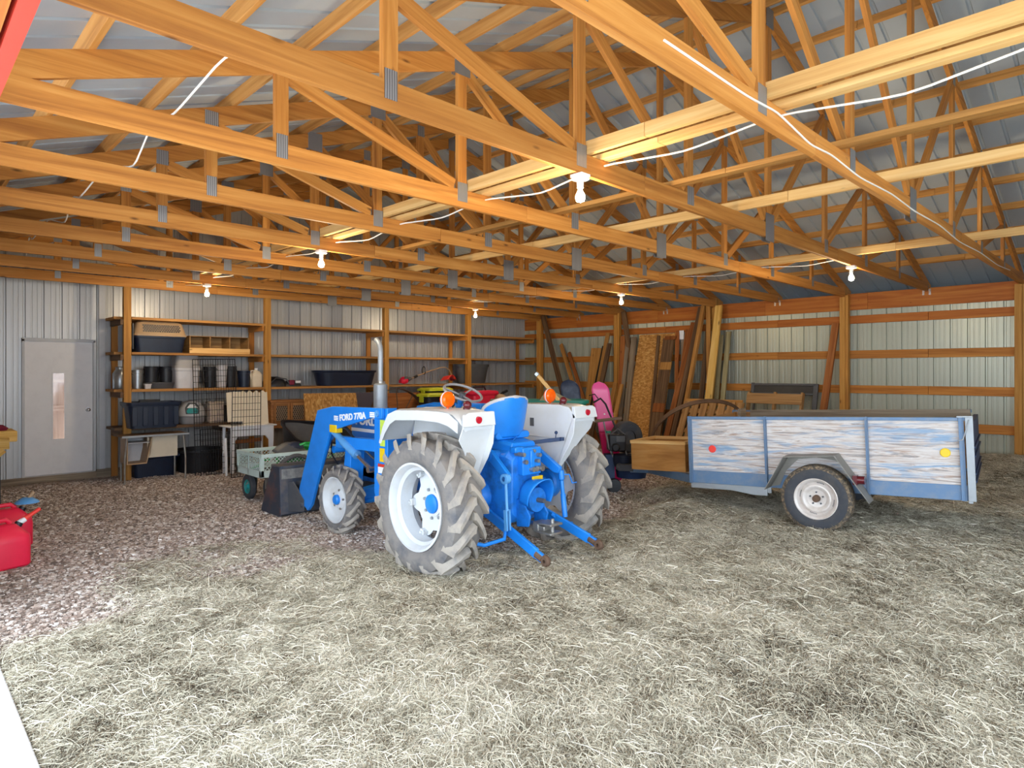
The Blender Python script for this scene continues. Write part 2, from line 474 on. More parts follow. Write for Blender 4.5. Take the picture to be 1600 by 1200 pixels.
for i, z in enumerate((2.66, 2.05, 1.443, .86)):
    mb = MB(); ys = [-3.7, 1.2, 3.66, 6.1, 10.39]
    for a, b in zip(ys[:-1], ys[1:]): mb.beam((.02, a, z-.07), (.02, b-.004, z-.07), .036, .14)
    single('wall_girt', mb, M['girt'] if i else M['header'], lab[i] + ' of the right wall', 'girt', 'horizontal girts of the right wall', bevel=.003)
mb = MB(); mb.beam((.66, -3.7, 2.93), (.66, 10.42, 2.93), .036, .18); mb.box((.05,-3.7,2.90),(.66,10.42,2.92)); mb.box((.0,-3.72,2.9),(.66,-3.7,3.3)); mb.box((.0,10.42,2.9),(.66,10.44,3.3)); structure('eave_light_block', mb, M['roof'])  # fascia and soffit added to keep outside light from leaking in under the eave
mb = MB(); mb.beam((.02, -3.7, .1), (.02, 10.39, .1), .036, .24)
structure('baseboard_right', mb, M['greywood'])
mb = MB(); mb.beam((-9.72, YB-.03, .03), (.0, YB-.03, .03), .04, .2)
structure('baseboard_back', mb, M['greywood'])
mb = MB(); mb.beam((-11.9, YB-.02, .05), (-9.72, YB-.02, .05), .04, .1)
structure('trim_1', mb, M['greywood'])
mb = MB(); mb.box((-9.69, YB-.035, .06), (-9.60, YB-.005, 3.2)); structure('trim_2', mb, M['trimw'], bevel=.004)
# red header over the opening in the left wall
mb = MB(); mb.beam((-11.82, -3.7, 2.87), (-11.82, 4.3, 2.87), .05, .135)
single('opening_header', mb, M['redpaint'], 'red painted board over the big doorway at upper left', 'beam')
mb = MB(); mb.beam((-11.9, -3.7, 2.9), (-11.9, YB-.03, 2.9), .08, .2)
structure('trim_3', mb, M['header'])
for y in (4.2, 7.3, 10.2):
    mb = MB(); mb.beam((-11.89, y, -.2), (-11.89, y, 2.8), .1, .1, up=(0,1,0)); structure('trim_4', mb, M['post'])

# truss ------------------------------------------------------------
def fxz(a, b, d): return (a, d, b)
def make_truss():
    r = thing('roof_truss', '', 'truss')
    T = .019
    mb = MB(); segs = [-11.97, -8.1, -4.1, .035]
    for a, b in zip(segs[:-1], segs[1:]): mb.prism([(a,ZC0),(b-.003,ZC0),(b-.003,ZC1),(a,ZC1)], fxz, -T, T)
    part(r, 'bottom_chord', mb, M['truss'], bevel=.002)
    for s in (-1, 1):
        xe = XR + s*6.15; mb = MB(); t = T-.0006
        pl = [(XR+s*.001, 5.08), (xe, z_under(xe)), (xe, z_under(xe)+.147), (XR+s*.001, 5.227)]
        if s < 0: pl.reverse()
        # long axis along x for the grain
        mb.prism(pl, fxz, -t, t); part(r, 'top_chord', mb, M['truss'], bevel=.002)
    nodes = [-4.37, -2.88, -1.49, 0, 1.49, 2.88, 4.37]
    for dx in nodes:
        x = XR+dx; mb = MB(); mb.beam((x,0,ZC1-.01), (x,0,z_under(x)+.012), .089, .036, up=(0,1,0)); part(r, 'vertical_web', mb, M['truss'], bevel=.002)
    def web(x0, x1):
        z0 = ZC1+.02; z1 = z_under(x1)-.02
        d = V((x1-x0,0,z1-z0)).normalized(); mb = MB()
        mb.beam(V((x0,0,z0))+d*.03, V((x1,0,z1)), .089, .034, up=(0,1,0)); part(r, 'diagonal_web', mb, M['truss'], bevel=.002)
    for s in (-1, 1):
        web(XR+s*2.88-s*0 + s*.05, XR+s*4.37-s*.05)
        web(XR+s*1.49+s*.05, XR+s*2.88-s*.05)
        web(XR+s*.06, XR+s*1.49-s*.05)
    def plate(x, z, w, h, name='gusset_plate'):
        mb = MB()
        for s in (-1, 1):
            y = s*(T+.001); mb.box((x-w/2, min(y, y+s*.002), z-h/2), (x+w/2, max(y, y+s*.002), z+h/2))
        part(r, name, mb, M['plate'])
    for dx in nodes:
        x = XR+dx
        if abs(dx) < .01: plate(x, ZC0+.095, .19, .27)
        elif abs(dx) > 4: plate(x, ZC1-.02, .075, .15)
        else: plate(x, ZC1-.02, .1, .15)
        big = abs(dx) in (2.88, 0)
        plate(x, z_under(x)+.05, .16 if big else .1, .19 if big else .13)
    return r
tr = make_truss()
ordn = ['nearest roof truss, carrying a wavy white cable on its long bottom chord', 'second roof truss from the front, with the two nearest bulbs', 'third roof truss from the front, ending on the post behind the trailer',
        'fourth roof truss from the front', 'fifth roof truss from the front, with two bulbs', 'sixth roof truss from the front', 'seventh roof truss from the front', 'eighth roof truss from the front, with the two farthest bulbs', 'farthest roof truss, resting on the shelf posts']
for k in range(NT_):
    o = tr if k == 0 else dup_tree(tr)
    o.location = (0, TY[k], 0); o['label'] = ordn[k]; o['group'] = 'roof trusses'

# purlins and long braces
i = 0
for s, side in ((1, 'right'), (-1, 'left')):
    for j in range(10):
        d = 6.15-.74-.6*j if j < 9 else .11
        x = XR + s*d; z = z_under(x)+.147+.0445
        mb = MB(); cuts = [-3.7, .6, 4.2, 7.9, YB-.02]
        a = math.atan(SL)*s
        for a0, b0 in zip(cuts[:-1], cuts[1:]): mb.beam((x,a0,z), (x,b0-.003,z), .038, .087, up=(math.sin(a),0,math.cos(a)))
        nth = ['lowest','second','third','fourth','fifth','sixth','seventh','eighth','ninth','topmost'][j]
        single('roof_purlin', mb, M['purlin'], f'{nth} purlin counted up the {side} roof slope', 'purlin', 'roof purlins', bevel=.002)
for x, wd, lb in ((-8.765, .038, 'pale long brace board on the bottom chords, beside the bulbs at upper middle'), (-8.59, .089, 'pale brace board just right of the one beside the middle bulbs'),
                  (-7.70, .089, 'weathered tan brace board across the bottom chords'), (-6.62, .038, 'pale brace board near the truss centre plates'), (-3.5, .038, 'pale brace board nearest the right wall')):
    mb = MB(); cuts = [-2.6, .75, 3.75, 6.8, 9.9]; hh_ = .127-wd; z_ = ZC1+.002+hh_/2
    for a, b in zip(cuts[:-1], cuts[1:]): mb.beam((x,a,z_), (x,b-.003,z_), wd, hh_)
    single('brace_board', mb, M['brace'] if x != -7.70 else M['tanwood'], lb, 'brace', 'long brace boards on the trusses', bevel=.002)

# truss clips on header
for k in (1, 3, 5, 7):
    for s in (-1, 1):
        y = TY[k]; mb = MB()
        mb.box((-.006, y+s*.045-.016, 2.93), (.0, y+s*.045+.016, 3.03)); mb.box((-.02, y+s*.024-.002, 3.0), (.0, y+s*.024+.002, 3.08))
        single('truss_clip', mb, M['chrome'], ['','clip at the second truss from the front','','clip at the fourth truss from the front','','clip at the sixth truss from the front','','clip at the eighth truss from the front'][k] + (', left one' if s > 0 else ', right one') + ' on the header beam', 'clip', 'metal clips on the header')

# bulbs
bl = [(-8.83,1,'lit bulb below the second truss at top middle'), (-3.58,1,'lit bulb over the trailer, near the right wall'), (-8.76,4,'lit bulb above the tractor loader, left of centre'), (-3.31,4,'lit bulb above the leaning lumber'), (-8.68,7,'lit bulb near the pet kennel shelf'), (-3.35,7,'lit bulb over the shelf with the flower pot')]
for x, k, lb in bl:
    y = TY[k]
    r = thing('light_bulb', lb, 'lamp', (x, y, ZC0-.02), group='bare bulbs under the trusses')
    mb = MB(); mb.box((-.045,-.05,.0), (.045,.05,.02)); part(r, 'mounting_block', mb, M['porcelain'], bevel=.003)
    mb = MB(); mb.lathe([(.0,.0),(.058,0),(.06,-.012),(.045,-.018),(.024,-.024),(.022,-.07),(.0,-.07)], n=24); part(r, 'lamp_holder', mb, M['porcelain'])
    mb = MB(); mb.lathe([(.013,-.07),(.015,-.085),(.030,-.115),(.033,-.135),(.026,-.158),(.0,-.168)], n=20); part(r, 'bulb_glass', mb, M['bulb'])
    ld = bpy.data.lights.new('bulb_light', 'POINT'); ld.energy = BULB_W; ld.color = (1,.80,.52); ld.shadow_soft_size = .035
    lo = bpy.data.objects.new('bulb_light', ld); COL.objects.link(lo); lo.location = (x, y, ZC0-.26); 

# cables
def cable(pts, lb, r=.006):
    mb = MB(); P2 = []
    for a, b in zip(pts[:-1], pts[1:]):
        for i in range(6): P2.append(V(a).lerp(V(b), i/6))
    P2.append(V(pts[-1]))
    P2 = [P2[0]] + [(P2[i-1]+P2[i]*2+P2[i+1])/4 for i in range(1, len(P2)-1)] + [P2[-1]]
    mb.tube(P2, r, 6); return single('electric_cable', mb, M['cable'], lb, 'cable', 'white electric cables')
pts = []
for k in range(-1, 9):
    y = 1.22*k; pts.append((-8.60, y, ZC1-.03)); pts.append((-8.55, y+.61, ZC1-.07-.02*(k % 2)))
cable(pts[:-1], 'white cable sagging along the pale brace boards at upper middle')
pts = []
for k in range(1, 8):
    y = 1.22*k; pts.append((-10.95 + (.1 if k % 2 else 0), y+.03, ZC1+.02)); pts.append((-10.9, y+.61, ZC1+.15))
cable(pts[:-1], 'white cable crossing the trusses at upper left')
pts = []
for k in range(1, 8): pts.append((-3.44, 1.22*k, ZC1-.0)); pts.append((-3.40, 1.22*k+.61, ZC1-.05))
cable(pts, 'white cable along the brace board near the right wall', .005)
cable([(-9.79,-.0248,3.075),(-9.02,-.0248,3.07),(-8.67,-.0248,3.09),(-8.2,-.0248,3.03),(-7.86,-.0248,3.05),(-7.32,-.0248,3.02),(-6.6,-.0248,3.05),(-5.94,-.0248,3.03),(-5.1,-.0248,3.05),(-4.26,-.0248,3.01),(-3.2,-.0248,3.04),(-2.11,-.0248,3.02),(-1.2,-.0248,3.06)], 'wavy white cable stapled along the nearest truss', .006)

# door
r = bpy.data.objects.new('door_1', None); COL.objects.link(r); r['kind'] = 'structure'; WM[r] = Matrix.Translation(V((-10.2, YB, 0))); r.location = (-10.2, YB, 0)
mb = MB()
mb.box((DX0-.01, YB-.03, .08), (DX0+.025, YB+.09, DZ1+.02)); mb.box((DX1-.025, YB-.03, .08), (DX1+.01, YB+.09, DZ1+.02)); mb.box((DX0-.01, YB-.03, DZ1-.015), (DX1+.01, YB+.09, DZ1+.035)); mb.box((DX0-.01, YB-.03, .05), (DX1+.01, YB+.09, .11))
part(r, 'door_frame', mb, M['trimw'], world=True, bevel=.003)
WX0, WX1, WZ0, WZ1 = -10.29, -10.13, .64, 1.66
mb = MB(); y0, y1 = YB, YB+.045
mb.box((DX0+.027,y0,.115),(WX0,y1,DZ1-.018)); mb.box((WX1,y0,.115),(DX1-.027,y1,DZ1-.018)); mb.box((WX0,y0,.115),(WX1,y1,WZ0)); mb.box((WX0,y0,WZ1),(WX1,y1,DZ1-.018))
dp = part(r, 'door_leaf', mb, M['doorpaint'], world=True)
mb = MB(); mb.box((WX0,y0+.018,WZ0),(WX1,y0+.024,WZ1)); part(dp, 'window_pane', mb, M['glass'], world=True)
mb = MB()
for a, b in ((WX0-.012,WX0+.006),(WX1-.006,WX1+.012)): mb.box((a,y0-.006,WZ0-.012),(b,y0+.02,WZ1+.012))
for a, b in ((WZ0-.012,WZ0+.006),(WZ1-.006,WZ1+.012)): mb.box((WX0+.006,y0-.006,a),(WX1-.006,y0+.02,b))
part(dp, 'window_bead', mb, M['doorpaint'], world=True)
mb = MB(); mb.cyl((-9.83,y0,1.08),(-9.83,y0-.05,1.08),.012); mb.ell((-9.83,y0-.06,1.08),(.028,.022,.028)); mb.cyl((-9.83,y0-.004,1.08),(-9.83,y0+.0,1.08),.034)
part(dp, 'door_knob', mb, M['chrome'], world=True)
# tan boards seen through the door window
mb = MB(); mb.box((-10.7, YB+.5, 0), (-9.7, YB+.54, 2.3)); mb.box((-10.7,YB+.47,1.05),(-9.7,YB+.5,1.14)); mb.box((-10.7,YB+.47,1.5),(-9.7,YB+.5,1.62))
structure('wall_back_room', mb, M['dullwood'])
# concrete apron, with an unseen yard added to bounce light onto the roof
mb = MB(); mb.box((-26, -9, -.1), (-12.06, 11, .045)); mb.box((-12.06, -3.6, -.1), (-11.67, 4.1, .045))
single('concrete_apron', mb, M['concrete'], 'pale concrete slab at the lower left doorway', 'slab', bevel=.01)

# floor heightfield
xs = np.arange(-24, .09, .07); ys_ = np.arange(-9, YB+.06, .07)
BX = [-13,-11.68,-11.09,-10.51,-9.3,-8.78,-8.52,-7.49,-5.94,-3.42,-1.1,.2]
BY = [2.2,2.8,3.3,3.9,4.0,3.2,2.5,2.4,2.9,3.5,4.6,5.0]
def smooth(a, b, x): t = np.clip((x-a)/(b-a), 0, 1); return t*t*(3-2*t)
def vnoise(x, y, s, seed):
    r = np.random.default_rng(seed); N = 256; G = r.random((N, N))
    u, v = x*s+50, y*s+50; i, j = np.floor(u).astype(int), np.floor(v).astype(int); f, g = u-i, v-j
    f = f*f*(3-2*f); g = g*g*(3-2*g)
    A = lambda a, b: G[a % N, b % N]
    return (A(i,j)*(1-f)+A(i+1,j)*f)*(1-g) + (A(i,j+1)*(1-f)+A(i+1,j+1)*f)*g
def hay_amt(x, y):
    b = np.interp(x, BX, BY); n = vnoise(x, y, 1.3, 1)*.9 + vnoise(x, y, 3.1, 2)*.5 - .7
    return smooth(-.75, .9, b - y + n*1.3)
def height(x, y):
    h = .012*(vnoise(x, y, 1.1, 3)-.5)*2 + .014*(vnoise(x, y, 4.3, 4)-.5)
    a = hay_amt(x, y); inside = (x > -11.7)
    h = h + np.where(inside, a*(.015 + .035*vnoise(x, y, 2.2, 5) + .055*smooth(-8.5, -5.5, x)), 0)
    h = h + .33*smooth(-1.7, -.15, x)*smooth(4.2, 2.2, y)
    h = np.where(x < -11.5, h*smooth(-12.6, -11.5, x) - .02*smooth(-11.5, -11.75, x), h)
    return h
X, Y = np.meshgrid(xs, ys_); H = height(X, Y); A_ = hay_amt(X, Y)
nx, ny = len(xs), len(ys_)
vv = np.stack([X.ravel(), Y.ravel(), H.ravel()], 1)
ii = (np.arange(ny-1)[:,None]*nx + np.arange(nx-1)[None,:]).ravel()
ff = np.stack([ii, ii+1, ii+nx+1, ii+nx], 1)
def np_mesh(name, v, f, mat, attrs=None, smooth_=True):
    me = bpy.data.meshes.new(name); k = f.shape[1]
    me.vertices.add(len(v)); me.vertices.foreach_set('co', v.astype(np.float32).ravel())
    me.loops.add(f.size); me.loops.foreach_set('vertex_index', f.astype(np.int32).ravel())
    me.polygons.add(len(f)); me.polygons.foreach_set('loop_start', np.arange(0, f.size, k, dtype=np.int32))
    me.polygons.foreach_set('use_smooth', [smooth_]*len(f))
    for nm, d in (attrs or {}).items():
        at = me.attributes.new(nm, 'FLOAT', 'POINT'); at.data.foreach_set('value', d.astype(np.float32))
    me.materials.append(mat); me.update(calc_edges=True); me.validate()
    o = bpy.data.objects.new(name, me); COL.objects.link(o); return o
t = NT('gravel_and_hay_floor'); v = t.coord((1,1,1), src='Object', rand=False)
vo = t.n('ShaderNodeTexVoronoi'); vo.inputs['Scale'].default_value = 70; t.l(v, vo.inputs['Vector'])
sp = t.n('ShaderNodeSeparateColor'); t.l(vo.outputs['Color'], sp.inputs['Color'])
g = t.ramp(sp.outputs[0], [(0, lin('#6d625c')), (.35, lin('#a08d82')), (.7, lin('#c4b4aa')), (1, lin('#e6ddd7'))])
g = t.mix(t.math('MULTIPLY', t.noise(v, .9, 3), .25), g, lin('#7d6d62'))
mp = t.n('ShaderNodeMapping'); mp.inputs['Scale'].default_value = (26, 60, 1); mp.inputs['Rotation'].default_value = (0,0,.5); t.l(v, mp.inputs['Vector'])
n1 = t.noise(mp.outputs[0], 1.3, 6, .7, 1.5); n2 = t.noise(v, 5.5, 5, .65)
h = t.ramp(n1, [(.28, lin('#736b5a')), (.45, lin('#a7a08a')), (.6, lin('#c7c0a8')), (.75, lin('#e2dac4'))])
h = t.mix(t.ramp(n2, [(.4,(0,0,0,1)),(.75,(.55,.55,.55,1))]), h, lin('#8f9183'))
at = t.n('ShaderNodeAttribute', attribute_name='hay')
col = t.mix(t.math('MULTIPLY', at.outputs['Fac'], t.ramp(t.noise(v, 2.4, 4), [(.35,(.6,.6,.6,1)),(.6,(.97,.97,.97,1))])), g, h)
hh = t.math('ADD', t.math('MULTIPLY', vo.outputs['Distance'], -1.), n1)
t.bump(hh, .8, .02)
M['floor'] = t.out(col, .95, 0, .15)
fl = np_mesh('floor', vv, ff, M['floor'], {'hay': A_.ravel()}); fl['kind'] = 'structure'

# loose hay: many thin curved blades
def in_view(n, lo, hi, dens):
    x = rng.uniform(lo[0], hi[0], n); y = rng.uniform(lo[1], hi[1], n)
    dx, dy = x+12.135, y+1.501; fw = .7004*dx+.7138*dy; rt = .7138*dx-.7004*dy
    ok = (fw > 2.0) & (np.abs(rt) < fw*.86)
    ok &= rng.random(n) < dens(x, y, fw)
    return x[ok], y[ok]
def dens_h(x, y, fw): return hay_amt(x, y)**1.3*np.clip(4.6/fw, .3, 1)*np.clip(.35+1.0*vnoise(x, y, 2.6, 9)*(.4+vnoise(x, y, .8, 10)), .35, 1)
x, y = in_view(HAY_N, (-11.66, -2), (-.16, 5.6), dens_h)
n = len(x); L = rng.gamma(2.4, .019, n)+.018; L = np.minimum(L, .2); ang = np.where(rng.random(n) < .75, rng.uniform(0, PI, n), rng.normal(.2, .7, n) + 2.2*(vnoise(x, y, .9, 21)-.5))
cv = rng.normal(0, .35, n); wd = rng.uniform(.00045, .001, n)*(1+ .13*np.hypot(x+12.1, y+1.5)); el = np.abs(rng.normal(0, .16, n)); z0 = height(x, y) + rng.uniform(.0, .02, n)
P3 = []; K = 3
for k in range(K+1):
    s = k/K - .5; a = ang + cv*s
    P3.append(np.stack([x+np.cos(a)*L*s, y+np.sin(a)*L*s, z0 + el*L*(k/K) + .012*np.sin(PI*k/K)], 1))
vs = []
nz = np.stack([-np.sin(ang)*wd, np.cos(ang)*wd, rng.normal(0,.7,n)*wd], 1)
for k in range(K+1):
    q = P3[k].copy()
    if k in (0, K): q[:,2] = np.maximum(q[:,2], height(q[:,0], q[:,1])+.002)
    vs.append(q-nz*(.55 if k in (0,K) else 1)); vs.append(q+nz*(.55 if k in (0,K) else 1))
vs = np.stack(vs, 1).reshape(-1, 3); b = (np.arange(n)*2*(K+1))[:,None]
fs = np.concatenate([np.stack([b[:,0]+2*k, b[:,0]+2*k+1, b[:,0]+2*k+3, b[:,0]+2*k+2], 1) for k in range(K)])
tint = np.repeat(np.clip(rng.random(n)*.85 + .22*(vnoise(x, y, 1.7, 31)-.5) + .35*(vnoise(x, y, 7., 32)-.5)+.09, 0, 1), 2*(K+1))
t = NT('dry_hay'); at = t.n('ShaderNodeAttribute', attribute_name='tint')
c = t.ramp(at.outputs['Fac'], [(0, lin('#43372c')), (.13, lin('#7b6e5a')), (.3, lin('#a39c8a')), (.55, lin('#c2bba6')), (.8, lin('#dfd7c3')), (1, lin('#f2ebdc'))])
M['hay'] = t.out(c, .8, 0, .2)
hy = np_mesh('loose_hay', vs, fs, M['hay'], {'tint': tint}); tag(hy, 'loose pale hay strewn over the front and right of the floor', 'hay', kind='stuff')
# loose gravel stones
def dens_g(x, y, fw): return np.clip(1.0-hay_amt(x, y)*.93, 0, 1)*np.clip(6.5/fw, .3, 1)
x, y = in_view(GRAVEL_N, (-11.66, -1), (-1.0, 10.1), dens_g)
n = len(x); r = rng.gamma(4, .0014, n)+.003; z = height(x, y)
cube = np.array([[-1,-1,-1],[1,-1,-1],[1,1,-1],[-1,1,-1],[-1,-1,1],[1,-1,1],[1,1,1],[-1,1,1]])*.8
a = rng.uniform(0, 2*PI, n); ca, sa = np.cos(a), np.sin(a)
pp = cube[None]*(1+rng.uniform(-.45, .25, (n,8,3)))*np.stack([r*rng.uniform(.8,1.6,n), r, r*.65], 1)[:,None,:]
q = np.stack([pp[...,0]*ca[:,None]-pp[...,1]*sa[:,None]+x[:,None], pp[...,0]*sa[:,None]+pp[...,1]*ca[:,None]+y[:,None], pp[...,2]+z[:,None]+r[:,None]*.35], 2).reshape(-1,3)
cf = np.array([(0,3,2,1),(4,5,6,7),(0,1,5,4),(1,2,6,5),(2,3,7,6),(3,0,4,7)])
fs = (np.arange(n)[:,None,None]*8 + cf[None]).reshape(-1,4)
t = NT('gravel_stones'); at = t.n('ShaderNodeAttribute', attribute_name='tint')
c = t.ramp(at.outputs['Fac'], [(0, lin('#6d625b')), (.3, lin('#a08d82')), (.65, lin('#c4b4a9')), (.9, lin('#e0d7d0')), (1, lin('#f2edea'))])
M['gravel'] = t.out(c, .9, 0, .2)
gr = np_mesh('loose_gravel', q, fs, M['gravel'], {'tint': np.repeat(rng.random(n), 8)}, False); tag(gr, 'crushed brown grey gravel covering the back and left of the floor', 'gravel', kind='stuff')
# ------------------------------------------------------------------ tractor (local: x right, y forward, z up)
TO = (-8.105, 2.79, 0.0)
tr_ = thing('tractor', 'blue and white compact tractor with a front loader parked in mid barn', 'tractor', TO)

def tire_mesh(R, W, rim, nl, lug_h, side):
    """ag tire about the x axis through origin; chevron lugs point up at the rear"""
    mb = MB(); hw = W/2; Rc = R-lug_h
    prof = [(rim, -hw*.62), (rim+.02, -hw*.80), (rim+(Rc-rim)*.45, -hw*1.0), (rim+(Rc-rim)*.72, -hw*.97), (Rc-.022, -hw*.84), (Rc-.006, -hw*.5), (Rc, 0)]
    prof = prof + [(r, -t) for r, t in reversed(prof[:-1])]
    mb.lathe(prof, axis='x', n=64)
    def surf(u):          # u lateral 0..1 -> (radius, lateral)
        pts = [(0,Rc),(.5,Rc-.006),(.84,Rc-.022),(.97,rim+(Rc-rim)*.72)]
        for (a, ra), (b, rb) in zip(pts[:-1], pts[1:]):
            if u <= b: return ra+(rb-ra)*(u-a)/(b-a)
        return pts[-1][1]
    top = [(-.09,R),(.5,R-.004),(.90,R-.012),(1.03,R-.045),(1.0,rim+(Rc-rim)*.70)]
    mb.mi = 1
    for sd in (-1, 1):
        for k in range(nl):
            p0 = 2*PI*(k + (.5 if sd > 0 else 0))/nl
            n = 8; rows = []
            for i in range(n+1):
                s = i/n; u = -.10 + s*1.10
                for (a, ra), (b, rb) in zip(top[:-1], top[1:]):
                    if u <= b or b == 1.0: rt = ra+(rb-ra)*min(max((u-a)/(b-a),0),1); break
                if i == n: rt = rim+(Rc-rim)*.66; 
                rb_ = min(surf(max(u,0)), rt) - .012
                ph = p0 + .40*(max(u,0)**1.15)*(hw/.165)*(.60/R)
                wb = (.044 - .010*s)*(R/.6)**.3; wt = (.027 - .005*s)*(R/.6)**.3
                if R < .45: wb *= .62; wt *= .6
                lat = sd*hw*min(u, 1.0 if i < n else .985)
                row = []
                for (r_, w_) in ((rb_, -wb), (rt, -wt), (rt, wt), (rb_, wb)):
                    a = ph + w_/Rc
                    row.append((lat, r_*math.cos(a), r_*math.sin(a)))
                rows.append(row)
            vs = [p for r in rows for p in r]; fs = []
            for i in range(n):
                for j in range(3):
                    q = (i*4+j, i*4+j+1, i*4+4+j+1, i*4+4+j); fs.append(q if sd > 0 else tuple(reversed(q)))
            fs.append((3,2,1,0)); fs.append((n*4, n*4+1, n*4+2, n*4+3))
            mb.add(vs, fs)
    return mb
def shift(mb, d): mb.v = [(a+d[0], b+d[1], c+d[2]) for a, b, c in mb.v]; return mb
def mirx(mb, s):
    if s > 0: return mb
    mb.v = [(-a, b, c) for a, b, c in mb.v]; mb.f = [list(reversed(f)) for f in mb.f]; return mb

for s in (-1, 1):
    c = (s*.795, 0, .575)
    w = part(tr_, 'rear_wheel', shift(tire_mesh(.605, .33, .335, 17, .052, s), c), [M['tire'], M['lug']], label='big lugged rear tire')
    o = s
    mb = MB()   # rim barrel, outer side dished
    mb.lathe([(.338,-.125),(.362,-.135),(.362,-.115),(.335,-.10),(.325,-.06),(.30,-.04),(.30,.07),(.325,.09),(.335,.12),(.36,.135),(.362,.15),(.345,.152),(.325,.118),(.318,.095),(.292,.075),(.292,-.045),(.315,-.065),(.325,-.11),(.338,-.125)], axis='x', n=56)
    part(w, 'rim', shift(mirx(mb, s), c), M['offwhite'])
    mb = MB()   # lobed disc set inboard
    pl = []; N = 144
    for i in range(N):
        a = 2*PI*i/N; l = math.cos(6*a+.5)
        pl.append(((.262 + .036*max(-1, min(1, 1.6*l)))*math.cos(a), (.262 + .036*max(-1, min(1, 1.6*l)))*math.sin(a)))
    mb.prism(pl, lambda a, b, d: (d, a, b), -.075, -.062)
    mb.lathe([(.10,-.062),(.105,-.045),(.09,-.04),(.0,-.04)], axis='x', n=32)
    part(w, 'wheel_disc', shift(mirx(mb, s), c), M['white'])
    for i in range(6):
        a = 2*PI*i/6 - .5/6; mb = MB()
        mb.box((-.085, .262, -.028), (-.02, .30, .028)); mb.box((-.035, .255, -.02), (-.015, .292, .02)); mb.cyl((-.02,.277,0),(.0,.277,0),.012,n=6)
        mb.xf(Matrix.Rotation(a, 4, 'X')); part(w, 'rim_clamp', shift(mirx(mb, s), c), M['offwhite'], bevel=.002)
    mb = MB()
    for i in range(8):
        a = 2*PI*i/8+.2; y, z = .128*math.cos(a), .128*math.sin(a); mb.cyl((-.062,y,z),(-.046,y,z),.014,n=6)
    part(w, 'lug_nut', shift(mirx(mb, s), c), M['greysteel'])
    mb = MB(); mb.lathe([(.0,-.012),(.05,-.014),(.078,-.024),(.082,-.04),(.082,-.06)], axis='x', n=32); part(w, 'hub_cap', shift(mirx(mb, s), c), M['blue'])
    mb = MB(); mb.lathe([(.0,-.16),(.12,-.16),(.14,-.14),(.14,-.08),(.0,-.08)], axis='x', n=36); part(w, 'brake_drum', shift(mirx(mb, s), c), M['blue'])
    # front wheels
    c = (s*.60, 1.76, .345)
    w = part(tr_, 'front_wheel', shift(tire_mesh(.358, .20, .222, 16, .028, s), c), [M['tire'], M['lug']], label='smaller lugged front tire')
    mb = MB(); mb.lathe([(.215,-.07),(.236,-.08),(.236,-.07),(.21,-.05),(.21,.05),(.222,.07),(.240,.08),(.240,.09),(.228,.09),(.212,.065),(.20,.045),(.17,.03),(.11,.028),(.085,.045),(.0,.045)], axis='x', n=48)
    part(w, 'rim', shift(mirx(mb, s), c), M['offwhite'])
    mb = MB(); mb.lathe([(.0,.085),(.04,.083),(.052,.07),(.052,.04)], axis='x', n=28); part(w, 'hub_cap', shift(mirx(mb, s), c), M['blue'])
    mb = MB()
    for i in range(5):
        a = 2*PI*i/5+.5; y, z = .10*math.cos(a), .10*math.sin(a); mb.cyl((.03,y,z),(.045,y,z),.013,n=6)
    part(w, 'lug_nut', shift(mirx(mb, s), c), M['steel'])

# drive train
mb = MB()
def sec(y, w, z0, z1, ch=.05):
    return [(-w+ch,y,z0),(w-ch,y,z0),(w,y,z0+ch),(w,y,z1-ch),(w-ch,y,z1),(-w+ch,y,z1),(-w,y,z1-ch),(-w,y,z0+ch)]
def loft(mb, secs):
    n = len(secs[0]); c = [p for s_ in secs for p in s_]; fs = [tuple(range(n)), tuple(reversed(range((len(secs)-1)*n, len(secs)*n)))]
    for i in range(len(secs)-1):
        for k in range(n):
            l = (k+1) % n; fs.append((i*n+k, (i+1)*n+k, (i+1)*n+l, i*n+l))
    mb.add(c, fs); return mb
loft(mb, [sec(-.36,.17,.42,.96), sec(-.30,.205,.36,1.0), sec(.05,.21,.36,1.0), sec(.28,.19,.40,.88), sec(.75,.16,.40,.80), sec(.95,.19,.42,.84)])
part(tr_, 'rear_housing', mb, M['blue2'], bevel=.008)
mb = MB()
for s in (-1, 1):
    mb = MB(); mb.lathe([(.0,.20),(.135,.20),(.12,.30),(.095,.36),(.095,.58),(.0,.58)], org=(0,0,.575), axis='x', n=28); part(tr_, 'rear_axle_housing', mirx(mb, s), M['blue2'])
mb = MB(); loft(mb, [sec(-.33,.15,.95,1.06,.02), sec(-.1,.17,.97,1.09,.02), sec(.2,.15,.97,1.05,.02)]); mb.box((-.10,-.42,.78),(.13,-.35,1.02)); mb.box((-.02,-.44,.84),(.03,-.41,1.0)); mb.box((-.17,-.40,.98),(-.06,-.33,1.03))
part(tr_, 'lift_cover', mb, M['blue'], bevel=.01)
mb = MB(); mb.tube([(-.31,-.19,.95),(.31,-.19,.95)], .045, 16); part(tr_, 'rocker_shaft', mb, M['blue2'])
mb = MB()
for i, (x, z, r) in enumerate(((-.08,.90,.02),(.08,.95,.018),(.10,.83,.024),(.05,.83,.024),(.0,.83,.022),(-.13,.97,.018),(.02,.99,.015),(.06,.90,.016))): mb.cyl((x,-.36,z),(x,-.45-.01*(i % 3),z),r,n=10)
part(tr_, 'hydraulic_fittings', mb, M['steel'])
mb = MB(); mb.lathe([(.0,-.50),(.105,-.50),(.11,-.47),(.09,-.40),(.09,-.34)], org=(.0,0,.575), axis='y', n=24); part(tr_, 'pto_housing', mb, M['blue2'])
mb = MB()   # curved PTO shield: half pipe flaring to the rear
